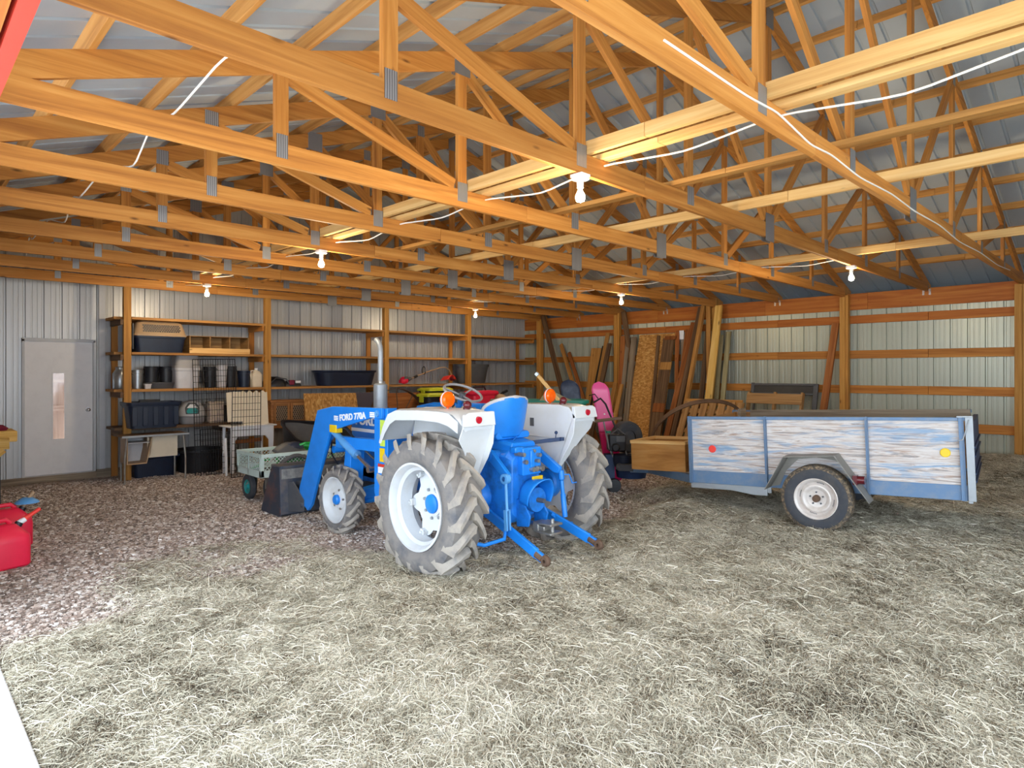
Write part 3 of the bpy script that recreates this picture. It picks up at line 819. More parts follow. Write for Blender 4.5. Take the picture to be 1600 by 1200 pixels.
mb.grid(lambda u, v: ((.125+.03*v)*math.cos(PI*(1.12-1.24*u)), -.40-.22*v+.10*abs(u-.5)*2*v, .60+(.135+.03*v)*math.sin(PI*(1.12-1.24*u))), 20, 6)
part(tr_, 'pto_shield', mb, M['blue'], solid=.008)
mb = MB(); mb.cyl((0,-.50,.575),(0,-.58,.575),.02,n=12); part(tr_, 'pto_stub', mb, M['dgrey'])
mb = MB(); mb.box((-.02,-.453,.715),(.115,-.45,.77)); part(tr_, 'warning_decal', mb, M['decal_y'], label='yellow warning decal')
# lift arms and rods, lower links
for s in (-1, 1):
    mb = MB(); p0 = V((s*.29,-.17,.965)); p1 = V((s*.34,-.46,.80))
    mb.prism([(-.17,.925),(-.15,1.01),(-.22,1.0),(-.49,.82),(-.47,.765),(-.42,.77)], lambda a, b, d: (s*(.27+(-.17-a)*.15)+d, a, b), -.02, .02)
    part(tr_, 'lift_arm', mb, M['blue'], bevel=.006)
    mb = MB(); t0 = V((s*.345,-.46,.79)); t1 = V((s*.36,-.50,.37))
    if s < 0:
        mb.tube([t0, t0.lerp(t1,.62)], .013, 10); mb.beam(t0.lerp(t1,.6)+V((-.018,0,0)), t1+V((-.018,0,0)), .014, .035, up=(0,1,0)); mb.beam(t0.lerp(t1,.6)+V((.018,0,0)), t1+V((.018,0,0)), .014, .035, up=(0,1,0))
        mb.lathe([(.02,-.025),(.042,-.025),(.042,.025),(.02,.025)], org=tuple(t0), axis='x', n=20)
    else:
        mb.tube([t0, t0.lerp(t1,.2), t0.lerp(t1,.22), t0.lerp(t1,.5), t0.lerp(t1,.52), t1], [.028,.028,.018,.018,.024,.024], 12)
        mb.tube([t0+V((0,-.02,-.04)), t0+V((.06,-.05,-.04)), t0+V((.09,-.06,-.12)), t0+V((.15,-.06,-.12))], .007, 8)
    part(tr_, 'lift_rod', mb, M['lblue'] if s < 0 else M['blue'], bevel=.002)
    mb = MB(); a = V((s*.27,-.10,.47)); b = V((s*.33,-.80,.235)); e = V((s*.335,-.90,.20))
    mb.beam(a, b, .03, .085); mb.beam(b-V((0,-.06,-.02)), e+V((0,.03,.01)), .03, .07)
    lk = part(tr_, 'lower_link', mb, M['blue'], bevel=.006)
    mb = MB(); mb.lathe([(.014,-.022),(.034,-.022),(.046,-.008),(.046,.008),(.034,.022),(.014,.022),(.014,-.022)], org=tuple(e), axis='x', n=24); mb.tube([e+V((0,.1,.035)), e+V((0,.03,.01))], .03, 10)
    part(lk, 'ball_end', mb, M['rust'])
mb = MB(); mb.tube([(-.30,-.42,.40),(-.38,-.48,.30),(-.55,-.42,.27),(-.62,-.36,.29)], .016, 8); part(tr_, 'check_chain', mb, M['blue']); mb = MB(); mb.tube([(.26,-.42,.40),(.38,-.48,.30),(.55,-.42,.27)], .014, 8)
part(tr_, 'check_chain', mb, M['blue'])
mb = MB(); mb.box((-.05,-.62,.33),(.05,-.05,.37)); mb.box((-.075,-.72,.385),(.075,-.55,.405)); mb.box((-.075,-.72,.31),(.075,-.55,.33)); mb.cyl((0,-.67,.29),(0,-.67,.44),.016,n=12); mb.box((-.06,-.56,.31),(.06,-.50,.40))
part(tr_, 'drawbar_hitch', mb, M['steel'], bevel=.006)
for s in (-1,1):
    mb = MB(); mb.prism([(-.36,.58),(-.36,.34),(-.50,.36),(-.52,.45),(-.42,.58)], lambda a, b, d: (s*.11+d, a, b), -.009, .009)
    part(tr_, 'hitch_bracket', mb, M['blue2'], bevel=.003)

# hood, engine, front axle
mb = MB(); loft(mb, [sec(.62,.27,.86,1.30,.05), sec(1.3,.265,.86,1.275,.06), sec(2.1,.25,.86,1.235,.07), sec(2.18,.235,.87,1.20,.08)]); part(tr_, 'hood', mb, M['blue'], bevel=.01)
mb = MB(); loft(mb, [sec(2.18,.21,.70,1.15,.03), sec(2.21,.20,.72,1.13,.03)]); part(tr_, 'grille', mb, M['dgrey'])
mb = MB(); loft(mb, [sec(.9,.15,.44,.88,.03), sec(2.1,.15,.46,.88,.03)]); mb.box((-.2,1.05,.62),(-.14,1.35,.82)); mb.cyl((-.19,1.5,.6),(-.19,1.5,.78),.05); part(tr_, 'engine_block', mb, M['blue2'], bevel=.01)
mb = MB(); mb.box((-.274,1.0,1.02),(-.268,2.12,1.055)); part(tr_, 'hood_stripe', mb, M['decal_w'])
mb = MB(); loft(mb, [[(x, y+1.76, z) for x, y, z in ((-.52,-.05,.30),(-.52,.05,.30),(-.52,.05,.40),(-.52,-.05,.40))], [(x, y+1.76, z) for x, y, z in ((0,-.08,.30),(0,.08,.30),(0,.08,.46),(0,-.08,.46))], [(x, y+1.76, z) for x, y, z in ((.52,-.05,.30),(.52,.05,.30),(.52,.05,.40),(.52,-.05,.40))]])
mb.tube([(-.42,1.66,.30),(.42,1.66,.30)], .022, 10); mb.lathe([(.0,-.06),(.1,-.06),(.11,.0),(.1,.06),(.0,.06)], org=(.14,1.76,.36), axis='y', n=20); part(tr_, 'front_axle', mb, M['blue'], bevel=.006)
mb = MB(); mb.box((-.15,1.6,.45),(.15,2.2,.60)); mb.box((-.2,2.15,.42),(.2,2.21,.72)); part(tr_, 'front_support', mb, M['blue2'], bevel=.006)
# dash and steering
mb = MB(); loft(mb, [sec(.46,.25,.86,1.27,.03), sec(.64,.26,.86,1.31,.03)]); mb.box((-.28,.62,1.20),(.28,1.0,1.318)); part(tr_, 'dash_cowl', mb, M['grey'], bevel=.01)
mb = MB(); c0 = V((0,.50,1.475)); nrm = V((0,-.42,.907)).normalized(); ax = V((1,0,0)); bx = nrm.cross(ax)
mb.tube([c0 + (ax*math.cos(2*PI*i/40) + bx*math.sin(2*PI*i/40))*.19 for i in range(40)], .0125, 10, closed=True)
for i in range(3):
    a = 2*PI*i/3+.4; mb.tube([c0 - nrm*.03, c0 + (ax*math.cos(a) + bx*math.sin(a))*.19], .009, 8)
st = part(tr_, 'steering_wheel', mb, M['grey'])
mb = MB(); mb.cyl(c0-nrm*.05, c0, .035, .03); part(st, 'wheel_cap', mb, M['dgrey'])
mb = MB(); mb.tube([c0-nrm*.04, c0-nrm*.28], .028, 12); mb.tube([c0-nrm*.12+V((.02,0,0)), c0-nrm*.15+V((-.18,-.02,.05))], .006, 8); mb.ell(c0-nrm*.15+V((-.19,-.02,.055)), (.016,.016,.016)); part(tr_, 'steering_column', mb, M['blue2'])
mb = MB(); mb.tube([(-.2,.45,1.15),(-.24,.36,1.36)], .006, 8); mb.ell((-.24,.36,1.37),(.018,.018,.018)); mb.tube([(.25,.3,.95),(.28,.22,1.22)], .008, 8); mb.ell((.28,.22,1.23),(.02,.02,.02)); part(tr_, 'control_lever', mb, M['black'])
# exhaust
mb = MB(); mb.lathe([(.0,1.22),(.03,1.22),(.03,1.245),(.078,1.25),(.078,1.53),(.06,1.545),(.03,1.55)], org=(0,1.95,0), axis='z', n=28)
mf = part(tr_, 'muffler', mb, M['greysteel'])
mb = MB(); mb.tube([(0,1.95,1.54),(0,1.95,1.70),(0,1.95,1.90),(0,1.955,1.96),(0,1.985,2.01),(0,2.04,2.045)], .03, 16); part(mf, 'exhaust_pipe', mb, M['greysteel'])
mb = MB(); mb.lathe([(.036,1.545),(.036,1.575),(.03,1.58)], org=(0,1.95,0), axis='z', n=20); mb.box((.03,1.94,1.55),(.055,1.96,1.57)); part(mf, 'pipe_clamp', mb, M['steel'])
# seat
mb = MB()
def seat_back(u, v):
    x = (u-.5)*.54; k = abs(x)/.27; h = v
    z = 1.10 + .355*h; rx = 1.0
    lim = 1 if .12 < h < .62 else (math.sqrt(max(0, 1-((h-.62)/.38)**2.6)) if h >= .62 else .80+.2*(h/.12))
    return (x*max(lim,.05)*(.93+.07*h)-.035, -.235 + .09*(1-h)**2*.4 - .03*h + .13*(k*lim)**2.6, z)
mb.grid(seat_back, 24, 22)
sp_ = part(tr_, 'seat_back', mb, M['blue'], solid=.028, bevel=0, label='blue moulded seat shell')
mb = MB(); pts = [seat_back(0, v/22) for v in range(23)] + [seat_back(1, v/22) for v in range(22, -1, -1)]
mb.tube(pts, .017, 8); part(sp_, 'seat_piping', mb, M['lgrey'])
mb = MB(); loft(mb, [sec(-.20,.21,1.08,1.14,.02), sec(.12,.235,1.09,1.17,.02), sec(.24,.21,1.10,1.15,.02)]); part(tr_, 'seat_cushion', mb, M['blue'], bevel=.015)
mb = MB(); mb.box((-.14,-.16,1.03),(.14,.14,1.09)); mb.tube([(-.12,-.18,1.06),(.12,-.18,1.06)], .014, 8); mb.tube([(-.09,-.2,1.03),(-.04,-.24,1.07),(.02,-.22,1.10)], .006, 6); part(tr_, 'seat_bracket', mb, M['blue2'], bevel=.004)
mb = MB(); mb.beam((.17,-.22,1.03),(.43,-.40,1.06), .012, .035); mb.cyl((.43,-.40,1.045),(.43,-.40,1.075),.022); mb.tube([(.38,-.365,1.06),(.385,-.37,1.11)], .005, 6); mb.ell((.385,-.37,1.12),(.016,.016,.016)); part(tr_, 'position_lever', mb, M['dkblue'], bevel=.002)
# fenders
for s in (-1, 1):
    mb = MB()
    # inner plate
    inner = [(.62,1.10),(.55,1.33),(.42,1.36),(-.30,1.37),(-.42,1.35),(-.50,1.27),(-.48,1.10),(-.42,.98),(-.33,.85),(-.27,.76),(-.12,.77),(.10,.82),(.30,.95)]
    mb.prism(inner, lambda a, b, d: (s*(.50+d), a, b), 0, .012)
    # top deck following the top edge
    prof = [(.66,1.06),(.60,1.20),(.52,1.315),(.40,1.355),(.05,1.368),(-.28,1.37),(-.38,1.352),(-.45,1.30),(-.48,1.22)]
    def outer(i):
        y, z = prof[i]; return .85 if i < 7 else (.84 if i == 7 else .80)
    c = []
    for i, (y, z) in enumerate(prof):
        xo = outer(i); c += [(s*.50, y, z), (s*(xo-.04), y, z+.0), (s*xo, y, z-.012)]
    fs = []
    for i in range(len(prof)-1):
        for j in range(2):
            q = (i*3+j, i*3+j+1, i*3+3+j+1, i*3+3+j); fs.append(q if s > 0 else tuple(reversed(q)))
    mb.add(c, fs)
    # outer lip
    c = []; lip = [(.66,1.05,.0),(.60,1.20,.055),(.52,1.315,.085),(.40,1.355,.085),(.05,1.368,.08),(-.20,1.37,.085),(-.33,1.362,.10),(-.45,1.30,.09)]
    for y, z, d in lip: c += [(s*.85, y, z-.012), (s*.853, y-(.04 if y > .4 else 0), z-.012-d)]
    fs = []
    for i in range(len(lip)-1):
        q = (2*i, 2*i+1, 2*i+3, 2*i+2); fs.append(q if s < 0 else tuple(reversed(q)))
    mb.add(c, fs)
    # tapered rear skirt
    sk = [(.50,1.25),(.815,1.25),(.82,1.14),(.73,1.04),(.60,.84),(.555,.76),(.50,.80)]
    mb.prism(sk, lambda a, b, d: (s*a, -.50+(1.25-b)*.42+d+.03, b), -.006, .006)
    bx_ = [(.50,1.36),(.77,1.36),(.81,1.34),(.825,1.25),(.50,1.25)]
    mb.prism(bx_, lambda a, b, d: (s*a, -.46-(1.36-b)*.15+d, b), -.03, .006)
    f = part(tr_, 'fender', mb, M['white'], bevel=.004, solid=None, label='white rear fender')
    mb = MB(); mb.cyl((s*.68,-.49,1.30),(s*.68,-.512,1.297),.028,n=24); part(f, 'red_reflector', mb, M['redlens'])
    mb = MB(); mb.tube([(s*.64,-.06,1.36),(s*.64,-.06,1.40)], .012, 8); mb.lathe([(.0,-.035),(.05,-.034),(.066,-.02),(.066,.02),(.05,.034),(.0,.035)], org=(s*.64,-.06,1.445), axis='y', n=32); 
    part(f, 'flasher_lamp', mb, M['amber'], label='round amber flasher lamp')
    mb = MB(); mb.lathe([(.068,-.006),(.071,-.004),(.071,.004),(.068,.006)], org=(s*.64,-.06,1.445), axis='y', n=32); part(f, 'lamp_bezel', mb, M['offwhite'])
    mb = MB(); mb.cyl((s*.60,-.26,1.365),(s*.60,-.26,1.385),.03); mb.ell((s*.60,-.27,1.405),(.036,.036,.036)); part(f, 'tail_lamp', mb, M['darkred'])
mb = MB(); mb.box((.494,.02,1.15),(.499,.07,1.23)); part(tr_, 'fender_plate', mb, M['dgrey'])
mb = MB()
mb.tube([(.497,-.25,1.05),(.497,.15,1.06),(.497,.18,1.03),(.497,.16,.86)], .004, 6); part(tr_, 'fender_crease', mb, M['white'])
for s in (-1, 1):
    mb = MB(); mb.box((s*.36-.15,.30,.50),(s*.36+.15,.85,.515)); part(tr_, 'footboard', mb, M['dgrey'], bevel=.003)

# loader
for s in (-1, 1):
    X = lambda d: s*(.585+d)
    mb = MB(); mb.prism([(.84,.42),(.84,1.335),(1.07,1.315),(1.07,.52),(1.02,.40)], lambda a, b, d: (X(d), a, b), -.055, .055)
    mb.prism([(1.07,.90),(1.07,1.02),(1.85,1.00),(1.85,.88)], lambda a, b, d: (X(d), a, b), -.04, .035)
    mb.prism([(1.62,.90),(1.74,.90),(1.80,.52),(1.66,.52)], lambda a, b, d: (X(d), a, b), -.18, -.02)
    ldr = part(tr_, 'loader_post', mb, M['blue'], bevel=.006)
    if s < 0:
        for z0, z1, m_, y0 in ((.97,1.22,'decal_g',.88),(.82,.95,'decal_y',.885)):
            mb = MB(); mb.box((X(.0555), y0, z0), (X(.0575), y0+.085, z1)) if s > 0 else mb.box((X(.0575), y0, z0), (X(.0555), y0+.085, z1)); part(ldr, 'warning_decal', mb, M[m_], label='yellow instruction decal')
        mb = MB(); mb.box((X(.0575), .88, .77), (X(.0555), 1.0, .80)); part(ldr, 'warning_decal', mb, M['decal_r'], label='red and white decal')
        mb = MB(); mb.box((X(.0575), .88, .71), (X(.0555), 1.0, .77)); part(ldr, 'warning_decal', mb, M['decal_w'])
    mb = MB(); arm = [(.88,1.335),(1.82,1.315),(2.138,1.262),(2.56,.36),(2.53,.22),(2.36,.14),(2.27,.22),(1.86,1.075),(1.80,1.07),(1.06,1.235),(.88,1.235)]
    mb.prism(arm, lambda a, b, d: (X(d), a, b), .058, .092); arm_o = mb
    mb.prism([(1.10,1.30),(1.82,1.29),(2.11,1.24),(2.52,.36),(2.40,.22),(1.90,1.10),(1.80,1.10),(1.10,1.245)], lambda a, b, d: (X(d), a, b), .0, .058)
    la = part(tr_, 'loader_arm', mb, M['blue'], bevel=.004)
    mb = MB(); mb.cyl((X(.05),.955,1.28),(X(.105),.955,1.28),.032,n=20); mb.cyl((X(.10),.955,1.28),(X(.112),.955,1.28),.018,n=6); part(la, 'pivot_pin', mb, M['lblue'])
    mb = MB(); p0 = V((X(.03),1.93,1.06)); p1 = V((X(.03),1.16,.72)); d_ = (p1-p0)
    mb.cyl(p0, p0+d_*.62, .036, n=16); mb.cyl(p0+d_*.30, p0+d_*.66, .045, n=16)
    cy_ = part(tr_, 'lift_cylinder', mb, M['lblue'])
    mb = MB(); mb.cyl(p0+d_*.6, p1, .02, n=12); mb.cyl(p1+V((s*-.04,0,0)), p1+V((s*.04,0,0)), .03, n=14); part(cy_, 'piston_rod', mb, M['chrome'])
    mb = MB(); q0 = V((X(.0),2.0,.98)); q1 = V((X(.0),2.62,.48)); mb.cyl(q0, q0.lerp(q1,.6), .032, n=14); bc = part(tr_, 'bucket_cylinder', mb, M['blue2'])
    mb = MB(); mb.cyl(q0.lerp(q1,.55), q1, .018, n=12); part(bc, 'piston_rod', mb, M['chrome'])
    mb = MB(); mb.tube([p0+V((0,-.1,.05)), p0+V((0,-.3,.03)), p0+V((s*-.03,-.5,-.12)), p1+V((s*-.1,.15,.10)), p1+V((s*-.2,.05,.0))], .011, 8)
    mb.tube([q0+V((s*.0,.0,-.03)), q0+V((s*-.05,.08,-.2)), q0+V((s*-.05,-.05,-.3)), q0+V((s*-.1,-.12,-.2))], .010, 8); part(tr_, 'hydraulic_hose', mb, M['black'])
mb = MB(); mb.tube([(-.56,2.0,.84),(.56,2.0,.84)], .04, 14); part(tr_, 'loader_cross_tube', mb, M['blue'])
mb = MB(); mb.box((-.685,1.72,1.045),(-.61,1.86,1.125)); part(tr_, 'arm_stop', mb, M['decal_y'], label='yellow block under the loader arm', bevel=.004)
Mt = Matrix(((0,0,-1,-.585-.0935),(-1,0,0,1.66),(0,1,0,1.175),(0,0,0,1)))
rot = Matrix.Rotation(.10, 4, 'Z')
text_part(tr_, 'loader_lettering', 'FORD 770A', .088, Mt @ rot, M['decal_w'], .0035, 1.12, label='white lettering on the loader arm')
mb = MB()
for y in (1.69, 1.00):
    for i in range(3): mb.box((-.680, y, 1.175+(1.66-y)*.10+.018*i), (-.6775, y+.085, 1.175+(1.66-y)*.10+.018*i+.014))
part(tr_, 'lettering_block', mb, M['decal_w'])
Mt = Matrix(((0,0,-1,-.2715),(-1,0,0,2.04),(0,1,0,1.10),(0,0,0,1)))
text_part(tr_, 'hood_lettering', 'FORD', .125, Mt, M['decal_w'], .005, 1.35, label='white lettering on the hood')
# bucket
sd = [(2.81,.02),(2.84,.575),(3.04,.575),(3.33,.03),(3.30,.01)]
mb = MB()
shell = [(3.33,.012),(2.86,.012),(2.81,.04),(2.84,.58),(3.04,.585)]
for (a0, b0), (a1, b1) in zip(shell[:-1], shell[1:]): mb.beam((0,a0,b0),(0,a1,b1), 1.55, .012, up=(0,0,1) if abs(a1-a0) > .05 else (0,1,0))
mb.beam((-.775,2.835,.575),(.775,2.835,.575),.03,.03); mb.beam((-.78,3.04,.585),(.78,3.04,.585),.04,.02)
bk = part(tr_, 'loader_bucket', mb, M['bucket'], bevel=.003)
for s in (-1, 1):
    mb = MB(); mb.prism(sd, lambda a, b, d: (s*.775+d, a, b), -.009, .009); part(bk, 'side_plate', mb, M['sidep'], label='rusty side plate of the bucket')
mb = MB(); mb.box((-.765,2.812,.44),(.765,2.818,.555)); mb.xf(Matrix.Translation((0,.0,0))); part(bk, 'worn_band', mb, M['scuff'])
for s in (-1, 1):
    mb = MB()
    for d in (-.05, .05): mb.prism([(2.44,.12),(2.81,.06),(2.83,.40),(2.70,.42),(2.44,.25)], lambda a, b, e: (s*.63+d+e, a, b), -.008, .008)
    mb.cyl((s*.63-.08,2.47,.19),(s*.63+.08,2.47,.19),.025,n=12)
    part(bk, 'bucket_bracket', mb, M['dgrey'])
mb = MB(); mb.box((-.776,3.28,.0),(.776,3.36,.014)); part(bk, 'cutting_edge', mb, M['rust'])
# ------------------------------------------------------------------ trailer (local: x to the far side, y to the tongue)
TH = math.radians(8)
tl = thing('utility_trailer', 'weathered blue and white plywood trailer with steel corner posts', 'trailer', (-5.298, 1.076, .07), (math.radians(-2.25), 0, TH))
Y0, Y1, ZB, ZT, WT = -1.36, 1.26, .385, 1.142, 1.52
mb = MB(); mb.box((.0, Y0+.03, .50), (.022, Y1-.02, ZT-.02)); sp_ = part(tl, 'side_panel', mb, M['plyside'], label='near plywood side with peeling paint')
for y, z, m in ((.99,.775,'redlens'),(-1.20,.815,'amber')):
    mb = MB(); mb.lathe([(.0,-.012),(.036,-.012),(.042,-.006),(.042,.0)], org=(.0,y,z), axis='x', n=24); part(sp_, 'round_reflector', mb, M['red2'] if m == 'redlens' else M['decal_y'], label='red round reflector' if m == 'redlens' else 'yellow round reflector')
mb = MB(); mb.box((WT-.022, Y0+.03, .50), (WT, Y1-.02, ZT-.02)); part(tl, 'side_panel', mb, M['pallet'], label='far plywood side')
mb = MB(); mb.box((.03, Y1-.05, .45), (WT-.03, Y1-.03, ZT-.03)); part(tl, 'front_panel', mb, M['pallet'])
mb = MB(); mb.box((.02, Y0, .44), (WT-.02, Y1-.03, .465)); part(tl, 'bed_floor', mb, M['greywood'])
mb = MB(); mb.box((.0, Y0-.055, .50), (WT, Y0-.015, ZT-.05))
for z in (.55,.62,.78,.86): mb.box((.0, Y0-.07, z), (WT, Y0-.055, z+.02))
part(tl, 'tailgate', mb, M['dkblue'], bevel=.003)
for x0, x1 in ((-.012,.004),(WT-.004,WT+.012)):
    mb = MB(); mb.box((x0, Y0, ZB), (x1+(.02 if x0 < 0 else 0), Y1, .525)); part(tl, 'bottom_rail', mb, M['blueframe'], bevel=.003)
    mb = MB(); mb.box((x0-.012, Y0, ZT-.032), (x1+.02, Y1, ZT)); part(tl, 'top_rail', mb, M['blueframe'], bevel=.003)
    for y in (Y1-.02, .40, -.565, Y0+.03):
        mb = MB(); e = -.02 if x0 < 0 else .02
        wd = .04 if y in (Y1-.02,) or y < -1 else .025
        mb.box((min(x0,x0+e)-.002, y-wd/2, ZB-.0), (max(x1,x1+e*.2), y+wd/2, ZT+.004)); mb.box((min(x0+e*1.8,x0+e), y-wd/2, ZB), (max(x0+e*1.8,x0+e), y-wd/2+.006, ZT+.004))
        part(tl, 'stake_post', mb, M['blueframe'] if y != Y0+.03 else M['blueframe'], bevel=.002)
mb = MB(); mb.box((-.03, Y0-.06, ZB), (.0, Y0-.0, ZT+.0)); mb.box((-.03,Y0-.035,ZB-.02),(.03,Y0,ZB)); mb.tube([(-.04,Y0-.03,ZT-.02),(-.055,Y0-.01,ZT-.10),(-.045,Y0+.02,ZT-.20),(-.05,Y0+.06,ZT-.21)], .006, 6); mb.box((-.045,Y0-.06,ZT+.0),(.02,Y0+.06,ZT+.014)); part(tl, 'corner_latch', mb, M['greysteel'], bevel=.002)
mb = MB(); mb.box((-.01, .36, ZB-.06), (.01, Y1-.01, ZB)); mb.prism([(.55,ZB-.09),(Y1-.05,ZB),(.40,ZB),(.40,ZB-.09)], lambda a, b, d: (d, a, b), -.02, .02); part(tl, 'frame_gusset', mb, M['greysteel'], bevel=.002)
mb = MB(); mb.box((.2,-.18,.29),(WT-.2,-.06,.36)); 
for x in (.12, WT-.16): mb.prism([(-.62,.43),(-.12,.34),(.40,.43),(.40,.45),(-.12,.38),(-.62,.45)], lambda a, b, d: (x+d, a, b), 0, .05)
part(tl, 'axle_and_springs', mb, M['rust'])
# top planks inside the far side
mb = MB(); mb.box((WT-.06, Y0+.01, ZT-.10), (WT-.02, Y1-.25, ZT+.004)); mb.box((WT-.28,Y1-.20,ZT-.1),(WT-.06,Y1-.16,ZT+.03)); part(tl, 'top_plank', mb, M['greywood'], bevel=.003)
for s, x in ((-1, -.135), (1, WT+.135)):
    c = (x, -.12, .335); mb = MB()
    mb.lathe([(.19,-.07),(.20,-.085),(.25,-.098),(.295,-.092),(.325,-.075),(.332,-.05),(.332,.05),(.325,.075),(.295,.092),(.25,.098),(.20,.085),(.19,.07)], axis='x', n=56)
    w = part(tl, 'wheel', shift(mb, c), M['tire2'])
    mb = MB(); mb.lathe([(.296,-.094),(.328,-.078),(.336,-.05),(.336,.05),(.328,.078),(.296,.094)], axis='x', n=72); part(w, 'muddy_tread', shift(mb, c), M['tread'])
    mb = MB(); k = s
    mb.lathe([(.188,.06),(.205,.088),(.198,.092),(.18,.075),(.175,.05),(.16,.02),(.15,.03),(.135,.055),(.125,.058),(.105,.05),(.095,.035),(.085,.03),(.0,.03)], axis='x', n=48)
    rm = part(w, 'rim', shift(mirx(mb, s), c), M['rimcream'])
    mb = MB(); mb.lathe([(.0,.09),(.028,.088),(.034,.08),(.036,.03)], axis='x', n=24); part(w, 'grease_cap', shift(mirx(mb, s), c), M['rust'])
    mb = MB()
    for i in range(5):
        a = 2*PI*i/5+.3; mb.cyl((.03,.062*math.cos(a),.062*math.sin(a)),(.045,.062*math.cos(a),.062*math.sin(a)),.009,n=6)
    for i in range(4):
        a = 2*PI*i/4+.25
        for j in range(5): mb.box((.026,.158*math.cos(a+.09*(j-2))-.004,.158*math.sin(a+.09*(j-2))-.004),(.028,.158*math.cos(a+.09*(j-2))+.004,.158*math.sin(a+.09*(j-2))+.004))
    part(w, 'lug_nut', shift(mirx(mb, s), c), M['dgrey'])
    # angular fender
    e = s; mb = MB(); fx = lambda d: (0 if s < 0 else WT) + s*d
    op = [(.36,.40),(.165,.745),(-.31,.775),(-.60,.335)]
    for (a0,b0),(a1,b1) in zip(op[:-1], op[1:]): mb.beam((fx(.135),a0,b0),(fx(.135),a1,b1),.25,.006,up=(0,.3,1))
    mb.prism([(.36,.40),(.165,.745),(-.31,.775),(-.60,.335),(-.52,.40),(-.45,.56),(-.28,.70),(-.1,.73),(.08,.70),(.2,.58),(.27,.42)], lambda a, b, d: (fx(.012)+s*d, a, b), 0, .005)
    part(tl, 'fender', mb, M['fendergrey'])
    mb = MB(); mb.cyl((fx(.19),-.50,.545),(fx(.19),-.56,.545),.04,n=20); mb.box((min(fx(.15),fx(.23)),-.50,.50),(max(fx(.15),fx(.23)),-.46,.59)); part(tl, 'tail_light', mb, M['darkred'])
# tongue
mb = MB()
for s in (-1, 1): mb.beam((WT/2+s*.70, Y1-.1, .40), (WT/2+s*.05, Y1+.85, .40), .05, .10)
mb.beam((WT/2, Y1+.6, .395), (WT/2, Y1+1.15, .385), .07, .09); mb.box((WT/2-.3,Y1+.05,.40),(WT/2+.3,Y1+.1,.45))
tg = part(tl, 'tongue', mb, M['blueframe'], bevel=.004)
mb = MB(); mb.beam((WT/2, Y1+1.1, .40), (WT/2, Y1+1.32, .40), .09, .09); mb.ell((WT/2, Y1+1.32, .40), (.05,.06,.055)); mb.box((WT/2-.06,Y1+.78,.36),(WT/2+.06,Y1+.84,.47)); part(tg, 'hitch_coupler', mb, M['dgrey'])

def in_tl(x, y, z): return WM[tl] @ V((x, y, z))
# plywood box on the tongue (sits on the A-frame)
bx = thing('plywood_box', 'open topped plywood box riding on the trailer tongue', 'box', in_tl(.30, Y1+.18, .45), (math.radians(-2.25), 0, TH))
L_, W_, Hh = .72, .70, .36
mb = MB(); mb.box((0,0,0),(.015,L_,Hh)); mb.box((W_-.015,0,0),(W_,L_,Hh)); mb.box((.015,0,0),(W_-.015,.015,Hh)); mb.box((.015,L_-.015,0),(W_-.015,L_,Hh)); mb.box((.015,.015,0),(W_-.015,L_-.015,.015)); part(bx, 'box_body', mb, M['crate'])
mb = MB()
for q in (((-.01,-.01,Hh-.03),(.03,L_+.01,Hh+.01)),((W_-.03,-.01,Hh-.03),(W_+.01,L_+.01,Hh+.01)),((.03,-.01,Hh-.03),(W_-.03,.03,Hh+.01)),((.03,L_-.03,Hh-.03),(W_-.03,L_+.01,Hh+.01))): mb.box(*q)
part(bx, 'rim_trim', mb, M['brace'], bevel=.003)

# ------------------------------------------------------------------ shelving on the back wall
PXS = [-9.45, -7.24, -4.755, -2.52, -.30]
pl = ['leftmost shelf post, behind the navy tote', 'shelf post right of the pale jug', 'shelf post behind the exhaust pipe', 'shelf post in front of the grey flower pot']
for i, x in enumerate(PXS[:4]):
    mb = MB(); mb.box((x-.052, 9.69, -.1), (x+.052, 9.74, 2.985)); mb.box((x-.045, 9.742, -.1), (x+.045, 9.80, 2.985))
    single('shelf_post', mb, M['post'], pl[i], 'post', 'shelf posts on the back wall', bevel=.003)
    mb = MB(); mb.beam((x-.03, YB-.06, 0), (x-.03, YB-.06, 2.52), .09, .038, up=(0,1,0))
    single('wall_upright', mb, M['girt'], 'upright on the back wall metal, behind the ' + pl[i].split(',')[0].replace('shelf post in front of','post by'), 'upright', 'wall uprights of the shelves', bevel=.002)
mb = MB(); mb.beam((-.31, YB-.06, 0), (-.31, YB-.06, 2.52), .09, .038, up=(0,1,0)); single('wall_upright', mb, M['girt'], 'upright against the back wall metal in the far corner', 'upright', 'wall uprights of the shelves', bevel=.002)
ZS = {'top': 2.53, 'second': 1.985, 'third': 1.405}
for nm, z in ZS.items():
    for b in range(4):
        x0 = PXS[b] - (.16 if b == 0 else -.054); x1 = PXS[b+1] - .054
        r = thing('shelf_board', f'{nm} shelf board from the top, ' + ['left bay beside the door', 'bay above the wooden cabinet', 'bay above the lime lidded totes', 'bay next to the back corner'][b], 'shelf', ((x0+x1)/2, 10.05, z-.04), group='long shelf boards')
        mb = MB(); mb.box((x0, 9.805, z-.04), (x1, 10.09, z)); mb.box((x0, 10.095, z-.04), (x1, YB-.085, z)); mb.box((PXS[b]+.056, 9.69, z-.04), (x1, 9.802, z)) 
        part(r, 'planks', mb, M['shelf'], world=True, bevel=.003)
        for x in ((PXS[b]-.075, x1-.03) if b == 0 else (x1-.03,)):
            mb = MB(); mb.box((x-.02, 9.70, z-.13), (x+.02, YB-.085, z-.041)); part(r, 'bracket', mb, M['darkwood'] if b == 0 and x < -9 else M['girt'], world=True, bevel=.002)
r = thing('shelf_board', 'low bench board carrying the navy tote and the cat litter dome', 'shelf', (-8.7, 10.05, .77), group='long shelf boards')
